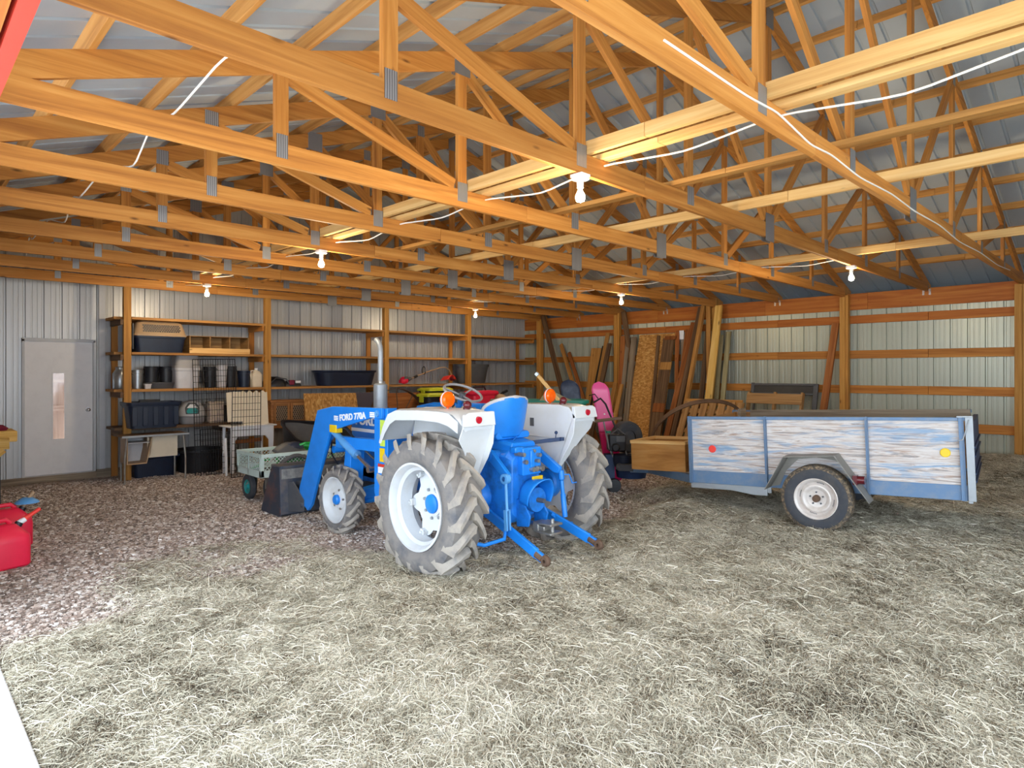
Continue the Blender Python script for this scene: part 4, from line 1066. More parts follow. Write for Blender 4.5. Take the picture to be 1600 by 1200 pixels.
mb = MB(); mb.box((-9.6, 9.81, .77), (-7.9, 10.08, .81)); mb.box((-9.6, 10.085, .77), (-7.9, YB-.085, .81)); mb.box((-9.39, 9.69, .77), (-7.9, 9.807, .81)); part(r, 'planks', mb, M['darkwood'], world=True, bevel=.003)
mb = MB(); mb.box((-9.53, 9.81, .66), (-9.49, YB-.085, .769)); mb.box((-7.98, 9.71, .66), (-7.94, YB-.085, .769)); part(r, 'bracket', mb, M['darkwood'], world=True)

def tub(mb, c, w, d, h, taper=.88, rim=.02, t=.006, n=10, rr=.18):
    """rounded rectangular tapered tub, open top; c = base centre"""
    def ring(k, z, off):
        pts = []; a, b = w/2*k+off, d/2*k+off; r = min(a, b)*rr*2
        for cx_, cy_, a0 in ((a-r,b-r,0),(-a+r,b-r,90),(-a+r,-b+r,180),(a-r,-b+r,270)):
            for i in range(n//2+1):
                an = math.radians(a0 + 90*i/(n//2)); pts.append((c[0]+cx_+r*math.cos(an), c[1]+cy_+r*math.sin(an), c[2]+z))
        return pts
    rings = [ring(taper, 0, 0), ring(taper+(1-taper)*.9, h*.86, 0), ring(1, h*.87, rim*.6), ring(1, h-.006, rim), ring(1, h, rim), ring(1, h, -t), ring(taper, t*2, -t)]
    m = len(rings[0]); cc = [p for q in rings for p in q]; fs = [tuple(reversed(range(m))), tuple((len(rings)-1)*m+k for k in range(m))]
    for i in range(len(rings)-1):
        for k in range(m):
            l = (k+1) % m; fs.append((i*m+k, i*m+l, (i+1)*m+l, (i+1)*m+k))
    mb.add(cc, fs); return mb
def bucket(name, c, r, h, mat, lb, cat, grp=None, taper=.8, handle=True, lid=None):
    t_ = thing(name, lb, cat, c, group=grp)
    mb = MB(); mb.lathe([(.0,0),(r*taper,0),(r*.97,h*.82),(r*1.04,h*.83),(r*1.04,h*.87),(r,h*.88),(r*1.03,h),(r*.97,h),(r*(taper-.03),.012),(.0,.012)], n=28); part(t_, 'body', mb, mat)
    if handle:
        mb = MB(); mb.tube([(r*1.05*math.cos(a), -r*.75*math.sin(a)-.0, h*.84-r*.5*math.sin(a)) for a in [PI*i/12 for i in range(13)]], .004, 6); part(t_, 'bail_handle', mb, M['wire'])
    if lid:
        mb = MB(); mb.lathe([(.0,h+.012),(r*.9,h+.012),(r*1.06,h+.008),(r*1.06,h-.012)], n=28); part(t_, 'lid', mb, lid)
    return t_
zB, zC, zD = 1.986, 1.406, .811
# pet kennel on the second shelf
r = thing('pet_carrier', 'large pet kennel with a tan perforated top and dark base', 'pet kennel', (-8.96, 10.0, zB))
mb = MB(); tub(mb, (0,0,0), .76, .50, .26, .90, .012); part(r, 'base', mb, M['navy'])
mb = MB()
def ring2(w, d, z, rr=.07):
    pts = []
    for cx_, cy_, a0 in ((w/2-rr,d/2-rr,0),(-w/2+rr,d/2-rr,90),(-w/2+rr,-d/2+rr,180),(w/2-rr,-d/2+rr,270)):
        for i in range(5):
            an = math.radians(a0+90*i/4); pts.append((cx_+rr*math.cos(an), cy_+rr*math.sin(an), z))
    return pts
loft(mb, [ring2(.79,.53,.262), ring2(.79,.53,.285), ring2(.77,.50,.29), ring2(.68,.40,.47), ring2(.60,.33,.50)]); kt = part(r, 'top', mb, M['tan'])
mb = MB()
for j in range(5):
    for i in range(16):
        z = .335+.024*j; x = -.25+.034*i+(.017 if j % 2 else 0); y = -.25+.05*(z-.29)/.18+.012-.018
        mb.box((x-.0115, y-.004, z-.0095), (x+.0115, y+.012, z+.0095))
part(kt, 'vent_holes', mb, M['black'], kind='stuff')
mb = MB(); mb.box((-.40,-.22,.05),(-.385,.22,.45)); part(r, 'wire_door', mb, M['black'])
# nesting boxes
r = thing('nest_box', 'three hole wooden nest box with an orange front lip', 'nest box', (-8.03, 9.98, zB))
mb = MB(); w = .98; 
mb.box((-w/2,.17,0),(w/2,.18,.29)); mb.box((-w/2,-.18,.281),(w/2,.17,.291)); mb.box((-w/2,-.18,0),(w/2,.17,.012))
for i in range(4): mb.box((-w/2+i*(w-.015)/3,-.18,.013),(-w/2+.015+i*(w-.015)/3,.169,.28))
part(r, 'box_body', mb, M['nest'])
mb = MB(); mb.box((-w/2-.01,-.205,.0),(w/2+.01,-.182,.09)); part(r, 'front_lip', mb, M['brace'], bevel=.003)
# third shelf
r = thing('milk_can', 'tall metal milk can behind the leftmost shelf post', 'milk can', (-9.47, 10.05, zC))
mb = MB(); mb.lathe([(.0,0),(.10,0),(.105,.01),(.105,.24),(.075,.29),(.06,.31),(.06,.325),(.0,.325)], n=28); part(r, 'body', mb, M['galv'])
mb = MB(); mb.lathe([(.0,.352),(.05,.35),(.068,.34),(.068,.326)], n=28); part(r, 'lid', mb, M['galv'])
bucket('bucket', (-9.24, 10.0, zC), .085, .30, M['galv'], 'small galvanised bucket right of the leftmost shelf post', 'bucket')
bucket('bucket', (-9.02, 10.08, zC+.10), .105, .26, M['black'], 'black pail on the low black pan, left one of two', 'bucket', taper=.85)
bucket('bucket', (-8.80, 10.08, zC+.10), .105, .26, M['black'], 'black pail on the low black pan, right one of two', 'bucket', taper=.85)
mb = MB(); mb.lathe([(.0,0),(.20,0),(.23,.085),(.245,.09),(.245,.1),(.0,.1)], org=(-8.92,10.03,zC), n=36); single('rubber_pan', mb, M['dgrey'], 'low dark rubber pan under two black pails', 'pan')
mb = MB(); tub(mb, (-9.13,9.86,zC), .10, .08, .08, .8, .006); single('jar', mb, M['clear'], 'small clear jar at the front of the third shelf', 'jar')
r = thing('storage_bin', 'cloudy white storage bin on the third shelf, lower of a stack', 'storage bin', (-8.54, 9.97, zC), group='cloudy stacked bins')
mb = MB(); tub(mb, (0,0,0), .38, .36, .335, .93, .012); part(r, 'bin_body', mb, M['clear'])
r = thing('storage_bin', 'cloudy grey storage bin upside down on the white bin', 'storage bin', (-8.54, 9.97, zC+.337), group='cloudy stacked bins')
mb = MB(); tub(mb, (0,0,0), .38, .36, .24, .90, .012); mb.v = [(a,b,.24-c) for a,b,c in mb.v]; part(r, 'bin_body', mb, M['grey'])
bucket('bucket', (-8.13, 10.0, zC), .10, .36, M['black'], 'black bucket behind the wire panel, leftmost of four', 'bucket')
bucket('bucket', (-7.96, 9.93, zC), .095, .40, M['clear'], 'cloudy clear bucket between black buckets', 'bucket')
bucket('bucket', (-7.78, 10.02, zC), .105, .37, M['black'], 'black bucket just right of the clear bucket', 'bucket')
bucket('bucket', (-7.56, 9.97, zC), .11, .29, M['navy'], 'shorter navy bucket left of the tan jug', 'bucket')
r = thing('jug', 'tan plastic jug with a handle beside the shelf post', 'jug', (-7.37, 9.9, zC))
mb = MB(); loft(mb, [ring2(.17,.14,0,.03), ring2(.18,.15,.02,.03), ring2(.18,.15,.22,.03), ring2(.10,.09,.28,.03), ring2(.05,.05,.29,.02), ring2(.05,.05,.31,.02)]); part(r, 'body', mb, M['cream'])
mb = MB(); mb.tube([(-.03,0,.29),(-.09,0,.29),(-.10,0,.22),(-.088,0,.15)], .012, 8); part(r, 'handle', mb, M['cream'])
mb = MB(); mb.cyl((0,0,.31),(0,0,.335),.028); part(r, 'cap', mb, M['whiteplastic'])
r = thing('helmet_bag', 'low black bag with a maroon and white patch on the third shelf', 'bag', (-6.9, 9.95, zC))
mb = MB(); mb.ell((-.12,0,.0),(.24,.17,.19),24,8,0,.97); mb.ell((.2,-.02,.0),(.19,.14,.12),20,8,0,.97); part(r, 'body', mb, M['black'])
mb = MB(); mb.box((.10,-.165,.03),(.20,-.13,.12)); part(r, 'maroon_patch', mb, M['hair'], bevel=.01)
mb = MB(); mb.box((.23,-.155,.06),(.33,-.11,.11)); part(r, 'white_patch', mb, M['whiteplastic'], bevel=.01)
mb = MB(); mb.tube([(-.3,-.12,.02),(-.15,-.16,.16),(.05,-.14,.14),(.12,-.15,.03)], .012, 8); part(r, 'strap', mb, M['dgrey'])
r = thing('stock_tank', 'long black oval stock tank on the third shelf', 'tank', (-5.53, 10.02, zC))
mb = MB(); tub(mb, (0,0,0), 1.32, .50, .30, .88, .03, rr=.5, n=20); part(r, 'tank_body', mb, M['navy'])
# string trimmer
r = thing('string_trimmer', 'red string trimmer with a bent shaft on the third shelf', 'trimmer', (-3.6, 9.85, zC))
mb = MB(); mb.ell((-.62,0,.09),(.10,.08,.08)); mb.box((-.72,-.06,.03),(-.56,.06,.10)); part(r, 'engine', mb, M['red'], bevel=.01)
mb = MB(); mb.cyl((-.53,0,.10),(-.44,0,.13),.05,.03); mb.box((-.66,-.085,.12),(-.58,-.07,.17)); part(r, 'clutch_housing', mb, M['dgrey'])
mb = MB(); mb.tube([(-.45,0,.12),(-.25,0,.19),(.10,0,.30),(.38,0,.37),(.50,0,.37),(.60,0,.32),(.68,0,.20),(.70,0,.14)], .013, 10); part(r, 'shaft', mb, M['tan'])
mb = MB(); mb.tube([(-.10+.0*math.cos(a)+.02*math.cos(a), .09*math.cos(a), .26+.085*math.sin(a)+.04) for a in [2*PI*i/20 for i in range(20)]], .010, 8, closed=True); mb.tube([(-.36,0,.15),(-.28,0,.185)], .028, 10); part(r, 'loop_handle', mb, M['black'])
mb = MB(); mb.grid(lambda u, v: (.50+.24*u-.06*v, -.10+.2*v, .10+.10*math.sin(PI*u)-.03*v), 10, 6); part(r, 'guard', mb, M['red2'], solid=.006)
mb = MB(); mb.lathe([(.0,.07),(.05,.07),(.06,.11),(.04,.14),(.0,.14)], org=(.70,0,.0), n=20); part(r, 'trimmer_head', mb, M['darkred'])
mb = MB(); mb.lathe([(.0,0),(.40,0),(.50,.39),(.53,.39),(.53,.45),(.50,.45),(.385,.02),(.0,.02)], n=40)
mb.v = [(a*.96-2.15, b*.5+10.05, c+zC) for a, b, c in mb.v]; single('flower_pot', mb, M['dgrey'], 'large grey flower pot in the shelf bay near the corner', 'pot')

# low bench items
r = thing('storage_tote', 'big navy lidless tote on top of the school desk', 'tote', (-9.14, 9.62, .812)); 
r.location.z = .812; WM[r] = Matrix.Translation(r.location)
mb = MB(); tub(mb, (0,0,0), .74, .46, .40, .88, .025); part(r, 'tote_body', mb, M['navy'])
mb = MB()
for i in range(5): mb.box((-.32+.145*i,-.232,.04),(-.25+.145*i,-.20,.33))
part(r, 'rib', mb, M['navy'], bevel=.006)
mb = MB(); mb.box((-.14,.10,.36),(.16,.16,.43)); part(r, 'latch_handle', mb, M['black'], bevel=.01)
r = thing('litter_box', 'grey domed cat litter box with a teal door', 'litter box', (-8.44, 9.95, zD))
mb = MB(); mb.lathe([(.0,0),(.17,0),(.19,.03),(.20,.12),(.215,.125),(.215,.14),(.0,.14)], n=36); part(r, 'base', mb, M['grey'])
mb = MB(); mb.ell((0,0,.141),(.208,.208,.255),32,12,0,1); dm = part(r, 'dome', mb, M['lgrey'])
mb = MB()
def on_dome(u, v, k=1.02):
    a = -PI/2 - .25 + (u-.5)*1.25; e = .10 + v*.85
    return (.208*k*math.cos(e)*math.cos(a), .208*k*math.cos(e)*math.sin(a), .141+.255*k*math.sin(e))
mb.grid(lambda u, v: on_dome(.5+(u-.5)*(1-.5*abs(v-.5)), v), 10, 10); part(dm, 'door_rim', mb, M['dgrey'])
mb = MB(); mb.grid(lambda u, v: on_dome(.5+(u-.5)*.72*(1-.6*abs(v-.42)), .06+.40*v, 1.03), 10, 6); part(dm, 'door_flap', mb, M['teal'])
mb = MB(); mb.grid(lambda u, v: on_dome(.5+(u-.5)*.72*(1-.5*v), .48+.34*v, 1.03), 10, 6); part(dm, 'door_window', mb, M['whiteplastic'])
mb = MB(); mb.box((-8.20,9.82,zD),(-7.96,9.98,zD+.35)); mb.box((-8.21,9.815,zD+.33),(-7.95,9.985,zD+.36)); single('feed_bag', mb, M['carton'], 'printed feed box standing right of the litter dome', 'box', bevel=.012)
mb = MB(); tub(mb, (-7.86,10.1,zD), .12, .15, .28, .95, .006); single('dark_bin', mb, M['black'], 'narrow dark bin right of the printed feed box', 'bin')
# school desk
r = thing('school_desk', 'old student desk with a beige panel and open cubby', 'desk', (-9.18, 9.42, 0))
mb = MB(); mb.box((-.45,-.17,.70),(.48,.30,.722)); part(r, 'desk_top', mb, M['darkwood'], bevel=.004)
mb = MB(); mb.box((-.45,-.175,.695),(.48,-.171,.725)); part(r, 'edge_band', mb, M['greysteel'])
for x, y in ((-.41,-.15),(.43,-.15),(-.36,.27),(.40,.27)):
    mb = MB(); mb.tube([(x*.93,y,.70),(x,y,.35),(x*1.0,y,.01)], .014, 10); mb.cyl((x,y,0),(x,y,.03),.017,n=10); part(r, 'leg', mb, M['steel'])
mb = MB(); mb.box((-.07,.0,.36),(.36,.008,.69)); mb.prism([(-.03,.36),(-.05,.69),(.0,.69)], lambda a, b, d: (a, d, b), .0, .008); part(r, 'modesty_panel', mb, M['cream'], bevel=.002)
mb = MB(); pts = [(-.37,.69),(-.35,.29),(-.10,.29),(-.03,.69)]
mb.prism([(-.37,.30),(-.36,.285),(-.10,.285),(-.02,.69),(-.035,.69),(-.11,.30),(-.355,.30),(-.355,.69),(-.37,.69)], lambda a, b, d: (a, d, b), -.10, .26); part(r, 'cubby', mb, M['tan'], bevel=.002)
mb = MB(); mb.box((-.35,.24,.30),(-.07,.26,.68)); mb.box((-.35,-.09,.60),(-.06,.24,.612)); part(r, 'cubby_back', mb, M['lgrey'])
r = thing('storage_tote', 'dark blue tote on the ground under the school desk', 'tote', (-9.02, 10.0, .0)); mb = MB(); tub(mb, (0,0,.0), .66, .42, .33, .9, .02); part(r, 'tote_body', mb, M['navy'])
mb = MB(); mb.box((-.35,-.23,.30),(.35,.23,.345)); part(r, 'lid', mb, M['dkblue'], bevel=.015)
mb = MB(); mb.lathe([(.0,0),(.33,0),(.36,.33),(.38,.34),(.38,.38),(.35,.38),(.32,.02),(.0,.02)], org=(-8.3,9.98,0), n=40); single('round_tub', mb, M['black'], 'round black stock tub on the ground below the litter dome', 'tub')

# wire panels leaning on the shelves
def wire_panel(p0, ux, uz, w, h, nx_, nz_, lb, r_=.0038):
    mb = MB(); ux = V(ux).normalized(); uz = V(uz).normalized(); p0 = V(p0)
    for i in range(nx_+1): mb.tube([p0+ux*w*i/nx_, p0+ux*w*i/nx_+uz*h], r_*(1.8 if i in (0,nx_) else 1), 5)
    n_ = ux.cross(uz)*.004
    for j in range(nz_+1): mb.tube([p0+uz*h*j/nz_+n_, p0+uz*h*j/nz_+ux*w+n_], r_*(1.8 if j in (0,nz_) else 1), 5)
    return single('wire_panel', mb, M['wire'], lb, 'wire panel', 'folded wire pen panels', at=tuple(p0))
wire_panel((-8.55,9.42,0), (1,.06,.02), (.02,.14,1), .70, 1.9, 17, 20, 'tall black wire pen panel in front of the third shelf, rear one')
wire_panel((-8.20,8.86,0), (1,.0,.0), (.03,.05,1), .46, 1.38, 10, 13, 'black wire pen panel leaning in front of the cream board')
wire_panel((-8.50,9.32,0), (1,.1,.0), (.0,.05,1), .62, .75, 15, 8, 'short black wire pen panel hiding the round black tub')
# white table on its edge and cream board
mb = MB(); n_ = 26
top = [(-7.92+.02+i*.43/n_, 1.345+.018*math.sin(i*.95)) for i in range(n_+1)]
mb.prism([(-7.90,.80),(-7.47,.80)] + list(reversed(top)), lambda a, b, d: (a, 9.16+(b-.8)*.12+d, b), -.008, .008)
mb2 = MB(); mb2.prism([(-8.14,.86),(-7.90,.86),(-7.90,1.345),(-8.02,1.35),(-8.14,1.335)], lambda a, b, d: (a, 9.17+(b-.8)*.12+d, b), -.008, .006); mb.add(mb2.v, mb2.f, mb2.g)
single('scalloped_board', mb, M['cream'], 'cream board with a wavy top edge resting on the white plastic table', 'board')
r = thing('plastic_table', 'white plastic table with moulded legs behind the garden wagon', 'table', (-7.80, 9.0, 0))
mb = MB(); mb.prism([(-.36,.04),(-.30,.04),(-.29,.56),(-.25,.62),(.20,.62),(.26,.55),(.28,.04),(.34,.04),(.35,.79),(-.36,.79)], lambda a, b, d: (a, d, b), -.02, .02); part(r, 'front_frame', mb, M['whiteplastic'], bevel=.012)
mb = MB(); mb.box((-.40,-.03,.775),(.40,.42,.80)); part(r, 'table_top', mb, M['whiteplastic'], bevel=.012)
for x in (-.45,):
    mb = MB(); mb.tube([(x,-.02,.62),(x+.01,-.03,.30),(x+.02,-.02,.02)], [.022,.02,.018], 10); part(r, 'leg', mb, M['whiteplastic'])
for x in (-.32, .31):
    mb = MB(); mb.tube([(x,.38,.775),(x,.39,.30),(x,.38,.0)], [.026,.022,.02], 10); part(r, 'leg', mb, M['whiteplastic'])
mb = MB(); mb.beam((-.27,.2,.52),(.22,.2,.54),.03,.06); part(r, 'wooden_stretcher', mb, M['redwood'])
# lattice cabinet
r = thing('lattice_cabinet', 'brown side cabinet with two lattice doors', 'cabinet', (-6.93, 9.55, 0))
mb = MB(); mb.prism([(-.33,-.02),(-.33,.34),(.33,.34),(.33,-.02),(.24,-.05),(-.24,-.05)], lambda a, b, d: (a, b, d), .74, 1.14); mb.prism([(-.35,-.04),(-.35,.36),(.35,.36),(.35,-.04),(.25,-.07),(-.25,-.07)], lambda a, b, d: (a, b, d), 1.14, 1.17); mb.prism([(-.35,-.04),(-.35,.36),(.35,.36),(.35,-.04),(.25,-.07),(-.25,-.07)], lambda a, b, d: (a, b, d), .68, .74)
part(r, 'cabinet_body', mb, M['cabinet'], bevel=.004)
for x in (-.30,.30):
    for y in (.0,.32):
        mb = MB(); mb.box((x-.025,y-.02,0),(x+.025,y+.03,.68)); part(r, 'leg', mb, M['cabinet'], bevel=.003)
for s in (-1, 1):
    cx_ = s*.155; mb = MB(); y = -.066
    for q in (((cx_-.145,y-.012,.76),(cx_-.105,y+.012,1.12)),((cx_+.105,y-.012,.76),(cx_+.145,y+.012,1.12)),((cx_-.105,y-.012,.76),(cx_+.105,y+.012,.81)),((cx_-.105,y-.012,1.07),(cx_+.105,y+.012,1.12))): mb.box(*q)
    dr = part(r, 'door', mb, M['cabinet'], bevel=.003)
    mb = MB()
    for i in range(-4, 7):
        x0 = -.105+i*.036*1.0
        for sg in (1,-1):
            a0, b0 = x0, .81; a1, b1 = x0+.26*.5, 1.07
            a0c = max(a0,-.105); a1c = min(a1,.105)
            if a1c-a0c < .01: continue
            f = lambda a: .81+(a-a0)/(a1-a0)*.26
            mb.beam((cx_+sg*a0c,y-.002*sg,f(a0c)),(cx_+sg*a1c,y-.002*sg,f(a1c)),.004,.012,up=(0,1,0))
    part(dr, 'lattice', mb, M['tan']); mb = MB(); mb.box((cx_-.105,y+.006,.81),(cx_+.105,y+.010,1.07)); part(dr, 'dark_backing', mb, M['black'])
# OSB sheet leaning, dark board
mb = MB(); mb.prism([(-6.72,.30),(-5.62,.42),(-5.70,1.275),(-6.76,1.29)], lambda a, b, d: (a, 9.22+(b-.3)*.10+d, b), -.006, .006); single('osb_sheet', mb, M['osb'], 'orange brown chipboard sheet leaning behind the loader arm', 'chipboard')
mb = MB(); mb.prism([(-5.75,.0),(-4.9,.0),(-4.9,1.27),(-5.75,1.27)], lambda a, b, d: (a, 9.40+b*.12+d, b), -.01, .01); single('purple_plywood', mb, M['purple'], 'dark purple grey panel behind the exhaust stack', 'panel')
mb = MB(); mb.prism([(-4.95,.0),(-3.9,.0),(-3.9,1.24),(-4.95,1.24)], lambda a, b, d: (a, 9.46+b*.12+d, b), -.01, .01); single('brown_panel', mb, M['redwood'], 'brown wooden panel behind the big iron wheel', 'panel')
r = thing('antique_cartwheel', 'big rusty spoked iron wheel leaning behind the tractor hood', 'iron wheel', (-4.85, 9.05, .0), (-.12, 0, 0))
mb = MB(); R_ = .68
mb.lathe([(R_,-.05),(R_,.05),(R_-.015,.05),(R_-.015,-.05),(R_,-.05)], org=(0,0,R_), axis='y', n=56); part(r, 'hoop', mb, M['rust'])
mb = MB(); mb.lathe([(.0,-.08),(.06,-.08),(.06,.08),(.0,.08)], org=(0,0,R_), axis='y', n=20); part(r, 'hub', mb, M['rust'])
for i in range(10):
    a = 2*PI*i/10+PI/2; mb = MB(); mb.tube([(.05*math.cos(a),0,R_+.05*math.sin(a)),((R_-.01)*math.cos(a),0,R_+(R_-.01)*math.sin(a))], .011, 8); part(r, 'spoke', mb, M['rust'])
# lime lidded totes
for x, y, z, w, lb, base in ((-4.07, 9.0, .80, .60, 'black tote with a lime yellow lid, front one', True), (-3.72, 9.42, .90, .60, 'black tote with a lime yellow lid, rear and higher one', True)):
    r = thing('storage_tote', lb, 'tote', (x, y, z), group='lime lidded totes')
    mb = MB(); tub(mb, (0,0,0), w, .40, .40, .88, .02); part(r, 'tote_body', mb, M['black'])
    mb = MB(); loft(mb, [ring2(w+.06,.46,.375,.04), ring2(w+.06,.46,.41,.04), ring2(w-.02,.38,.425,.04), ring2(w-.04,.36,.44,.04)]); ld_ = part(r, 'lid', mb, M['yellow'])
    mb = MB()
    for s in (-1,1): mb = MB(); mb.box((s*(w/2+.022)-.015,-.06,.26),(s*(w/2+.022)+.015,.06,.40)); part(r, 'latch', mb, M['yellow'], bevel=.006)
r = thing('work_bench', 'low wooden stand under the lime lidded totes', 'stand', (-3.9, 9.2, 0))
mb = MB(); mb.box((-.65,-.42,.74),(.62,.42,.80)); part(r, 'top', mb, M['darkwood'])
for x in (-.58,.55):
    for y in (-.36,.36): mb = MB(); mb.box((x-.04,y-.04,0),(x+.04,y+.04,.74)); part(r, 'leg', mb, M['darkwood'])
mb = MB(); mb.box((-4.05,9.24,.801),(-3.38,9.60,.898)); single('wooden_riser', mb, M['darkwood'], 'wooden block raising the rear lime lidded tote', 'block')
# red ride-on thing behind the steering wheel
r = thing('garden_tractor', 'red riding machine behind the blue tractor seat', 'riding mower', (-3.55, 8.0, 0))
mb = MB(); loft(mb, [[(x, y, z) for x, y, z in ((-.33,-.5,.45),(.33,-.5,.45),(.33,-.5,.80),(-.33,-.5,.80))], [(x, y, z) for x, y, z in ((-.36,.1,.40),(.36,.1,.40),(.34,.1,.98),(-.34,.1,.98))]]); part(r, 'hood', mb, M['red2'], bevel=.05)
mb = MB(); mb.box((-.30,.0,1.0),(.30,.30,1.27)); mb.box((-.34,-.05,1.20),(.34,.32,1.30)); part(r, 'dash', mb, M['red'], bevel=.05)
mb = MB(); mb.ell((.30,-.12,.98),(.11,.26,.25)); part(r, 'seat_back', mb, M['tan'])
mb = MB(); mb.box((-.26,-.52,.82),(.26,-.3,.90)); part(r, 'bumper', mb, M['grey'], bevel=.02)
mb = MB(); mb.tube([(-.18,.2,1.30),(-.14,.2,1.37),(.14,.2,1.37),(.18,.2,1.30)], .016, 8); part(r, 'handle_bar', mb, M['black'])
mb = MB(); mb.tube([(.42,.1,.9),(.55,.2,1.16),(.60,.2,1.22),(.74,.22,1.26)], .018, 8); mb.tube([(.66,.2,1.235),(.80,.22,1.275)], .03, 8); part(r, 'lever', mb, M['black'])
for x in (-.36,.36):
    for y in (-.35,.35): mb = MB(); mb.lathe([(.0,-.07),(.15,-.07),(.19,-.05),(.19,.05),(.15,.07),(.0,.07)], org=(x,y,.19), axis='x', n=28); part(r, 'wheel', mb, M['tire2'])
mb = MB(); mb.box((-.30,-.45,.25),(.30,.45,.46)); part(r, 'chassis', mb, M['black'])
# ------------------------------------------------------------------ lumber leaning on the right wall
def lean(top, bot, w, t, mat, lb, xt=-.06, name='leaning_board'):
    mb = MB(); p = V((bot[0], bot[1], .02)); q = V((xt, top[0], top[1])); mb.beam(p, q, w, t, up=(1,0,0))
    return single(name, mb, mat, lb, 'board', 'lumber leaning on the right wall', bevel=.003)
LM = [((9.59,3.12),(-.85,7.92),.14,.04,'darkwood','long dark board slanting down from the back corner',-.16),
      ((9.07,2.36),(-.62,7.65),.10,.04,'tanwood','tan slanting board just right of the long dark corner board',-.05),
      ((8.82,2.15),(-.5,7.55),.09,.04,'redwood','shorter slanting board, third from the back corner',-.04),
      ((7.96,2.24),(-.42,8.0),.30,.012,'tanwood','wide tan plywood strip standing left of the black board',-.04),
      ((7.72,2.28),(-.62,7.88),.07,.04,'blackwood','narrow black board left of the post',-.07),
      ((7.56,2.58),(-.66,7.74),.10,.04,'tanwood','tan board leaning just right of the black board',-.12),
      ((7.45,2.33),(-.74,7.62),.11,.05,'darkwood','dark weathered board in front of the post behind the pink snowboard',-.21),
      ((7.17,3.06),(-.5,6.3),.12,.045,'darkwood','long brown board reaching the header right of the post',-.06),
      ((7.13,2.49),(-.55,6.95),.13,.04,'redwood','orange board with nail holes right of the post',-.12),
      ((6.98,2.46),(-.62,6.93),.10,.05,'greywood','left one of two grey weathered boards beside the chipboard',-.13),
      ((6.80,2.45),(-.72,6.70),.12,.05,'greywood','right one of two grey weathered boards beside the chipboard',-.17),
      ((6.19,2.46),(-.78,6.02),.06,.05,'darkwood','narrow dark strip in front of the tall chipboard',-.13),
      ((5.75,2.55),(-.5,5.55),.085,.04,'redwood','orange stud just right of the grey door panel',-.10),
      ((5.64,2.37),(-.45,5.46),.08,.03,'greywood','grey board with the white tag at its top',-.06),
      ((5.53,2.57),(-.55,5.60),.10,.04,'redwood','reddish board right of the white tag',-.05),
      ((5.36,2.70),(-.95,5.58),.12,.05,'redwood','knotty reddish board left of the tall timbers',-.10),
      ((5.19,3.0),(-.95,5.42),.10,.09,'darkwood','tall dark timber leaning left of the yellow plank',-.11),
      ((5.09,3.04),(-1.05,5.2),.07,.09,'tanwood','tall tan timber just right of the tall dark timber',-.18),
      ((5.05,2.74),(-.62,5.03),.10,.04,'darkwood','dark brown board behind the tall tan timber',-.05),
      ((4.99,3.05),(-.5,4.80),.09,.04,'tanwood','upright tan board next to the post left of the yellow plank',-.18),
      ((4.74,3.0),(-.85,4.76),.15,.045,'yellowwood','tall bright yellow plank at the right end of the lumber',-.21),
      ((4.62,2.48),(-.52,4.61),.10,.03,'greenwood','grey green board, rightmost of the lumber',-.05),
      ((4.74,2.42),(-.58,4.70),.09,.03,'greenwood','grey green board peeking out behind the yellow plank',-.12),
      ((2.60,2.54),(-.5,2.78),.12,.04,'redwood','brown brace board leaning beside the post behind the trailer',-.05),
      ((7.07,1.43),(-1.0,7.03),.10,.04,'tanwood','short pale board low in front of the grey boards',-.50),
      ((6.93,1.40),(-1.0,6.88),.09,.04,'tanwood','short orange board right of the short pale board',-.46)]
for top, bot, w, t_, m, lb, xt in LM: lean(top, bot, w, t_, M[m], lb, xt)
mb = MB(); p = V((-.72,6.25,.02)); q = V((-.085,6.26,2.50)); mb.beam(p, q, .90, .014, up=(1,0,0)); single('osb_sheet', mb, M['osb'], 'tall chipboard sheet leaning among the lumber on the right wall', 'chipboard')
r = thing('door_panel', 'weathered grey brown panel with pale cross rails leaning on the chipboard', 'panel', (-.70, 5.86, .0))
def slope(y, z, o=0): return V((-.88+.745*z/2.44-o, y, z))
mb = MB(); mb.beam(slope(5.86,.02), slope(5.93,2.40), .26, .02, up=(1,0,0)); part(r, 'sheet', mb, M['darkwood'], world=True)
for z0, z1, m in ((.84,1.02,'redwood'),(1.72,1.88,'tanwood'),(2.36,2.44,'redwood')):
    mb = MB(); mb.beam(slope(5.88,z0,.022), slope(5.88,z1,.022), .27, .018, up=(1,0,0)); part(r, 'cross_rail', mb, M[m], world=True)
mb = MB(); mb.box((-.098,5.60,2.36),(-.092,5.72,2.55)); 
mb.box((-.088,5.655,2.30),(-.086,5.66,2.4))
single('paper_tag', mb, M['whiteplastic'], 'white paper tag on the grey board', 'tag')
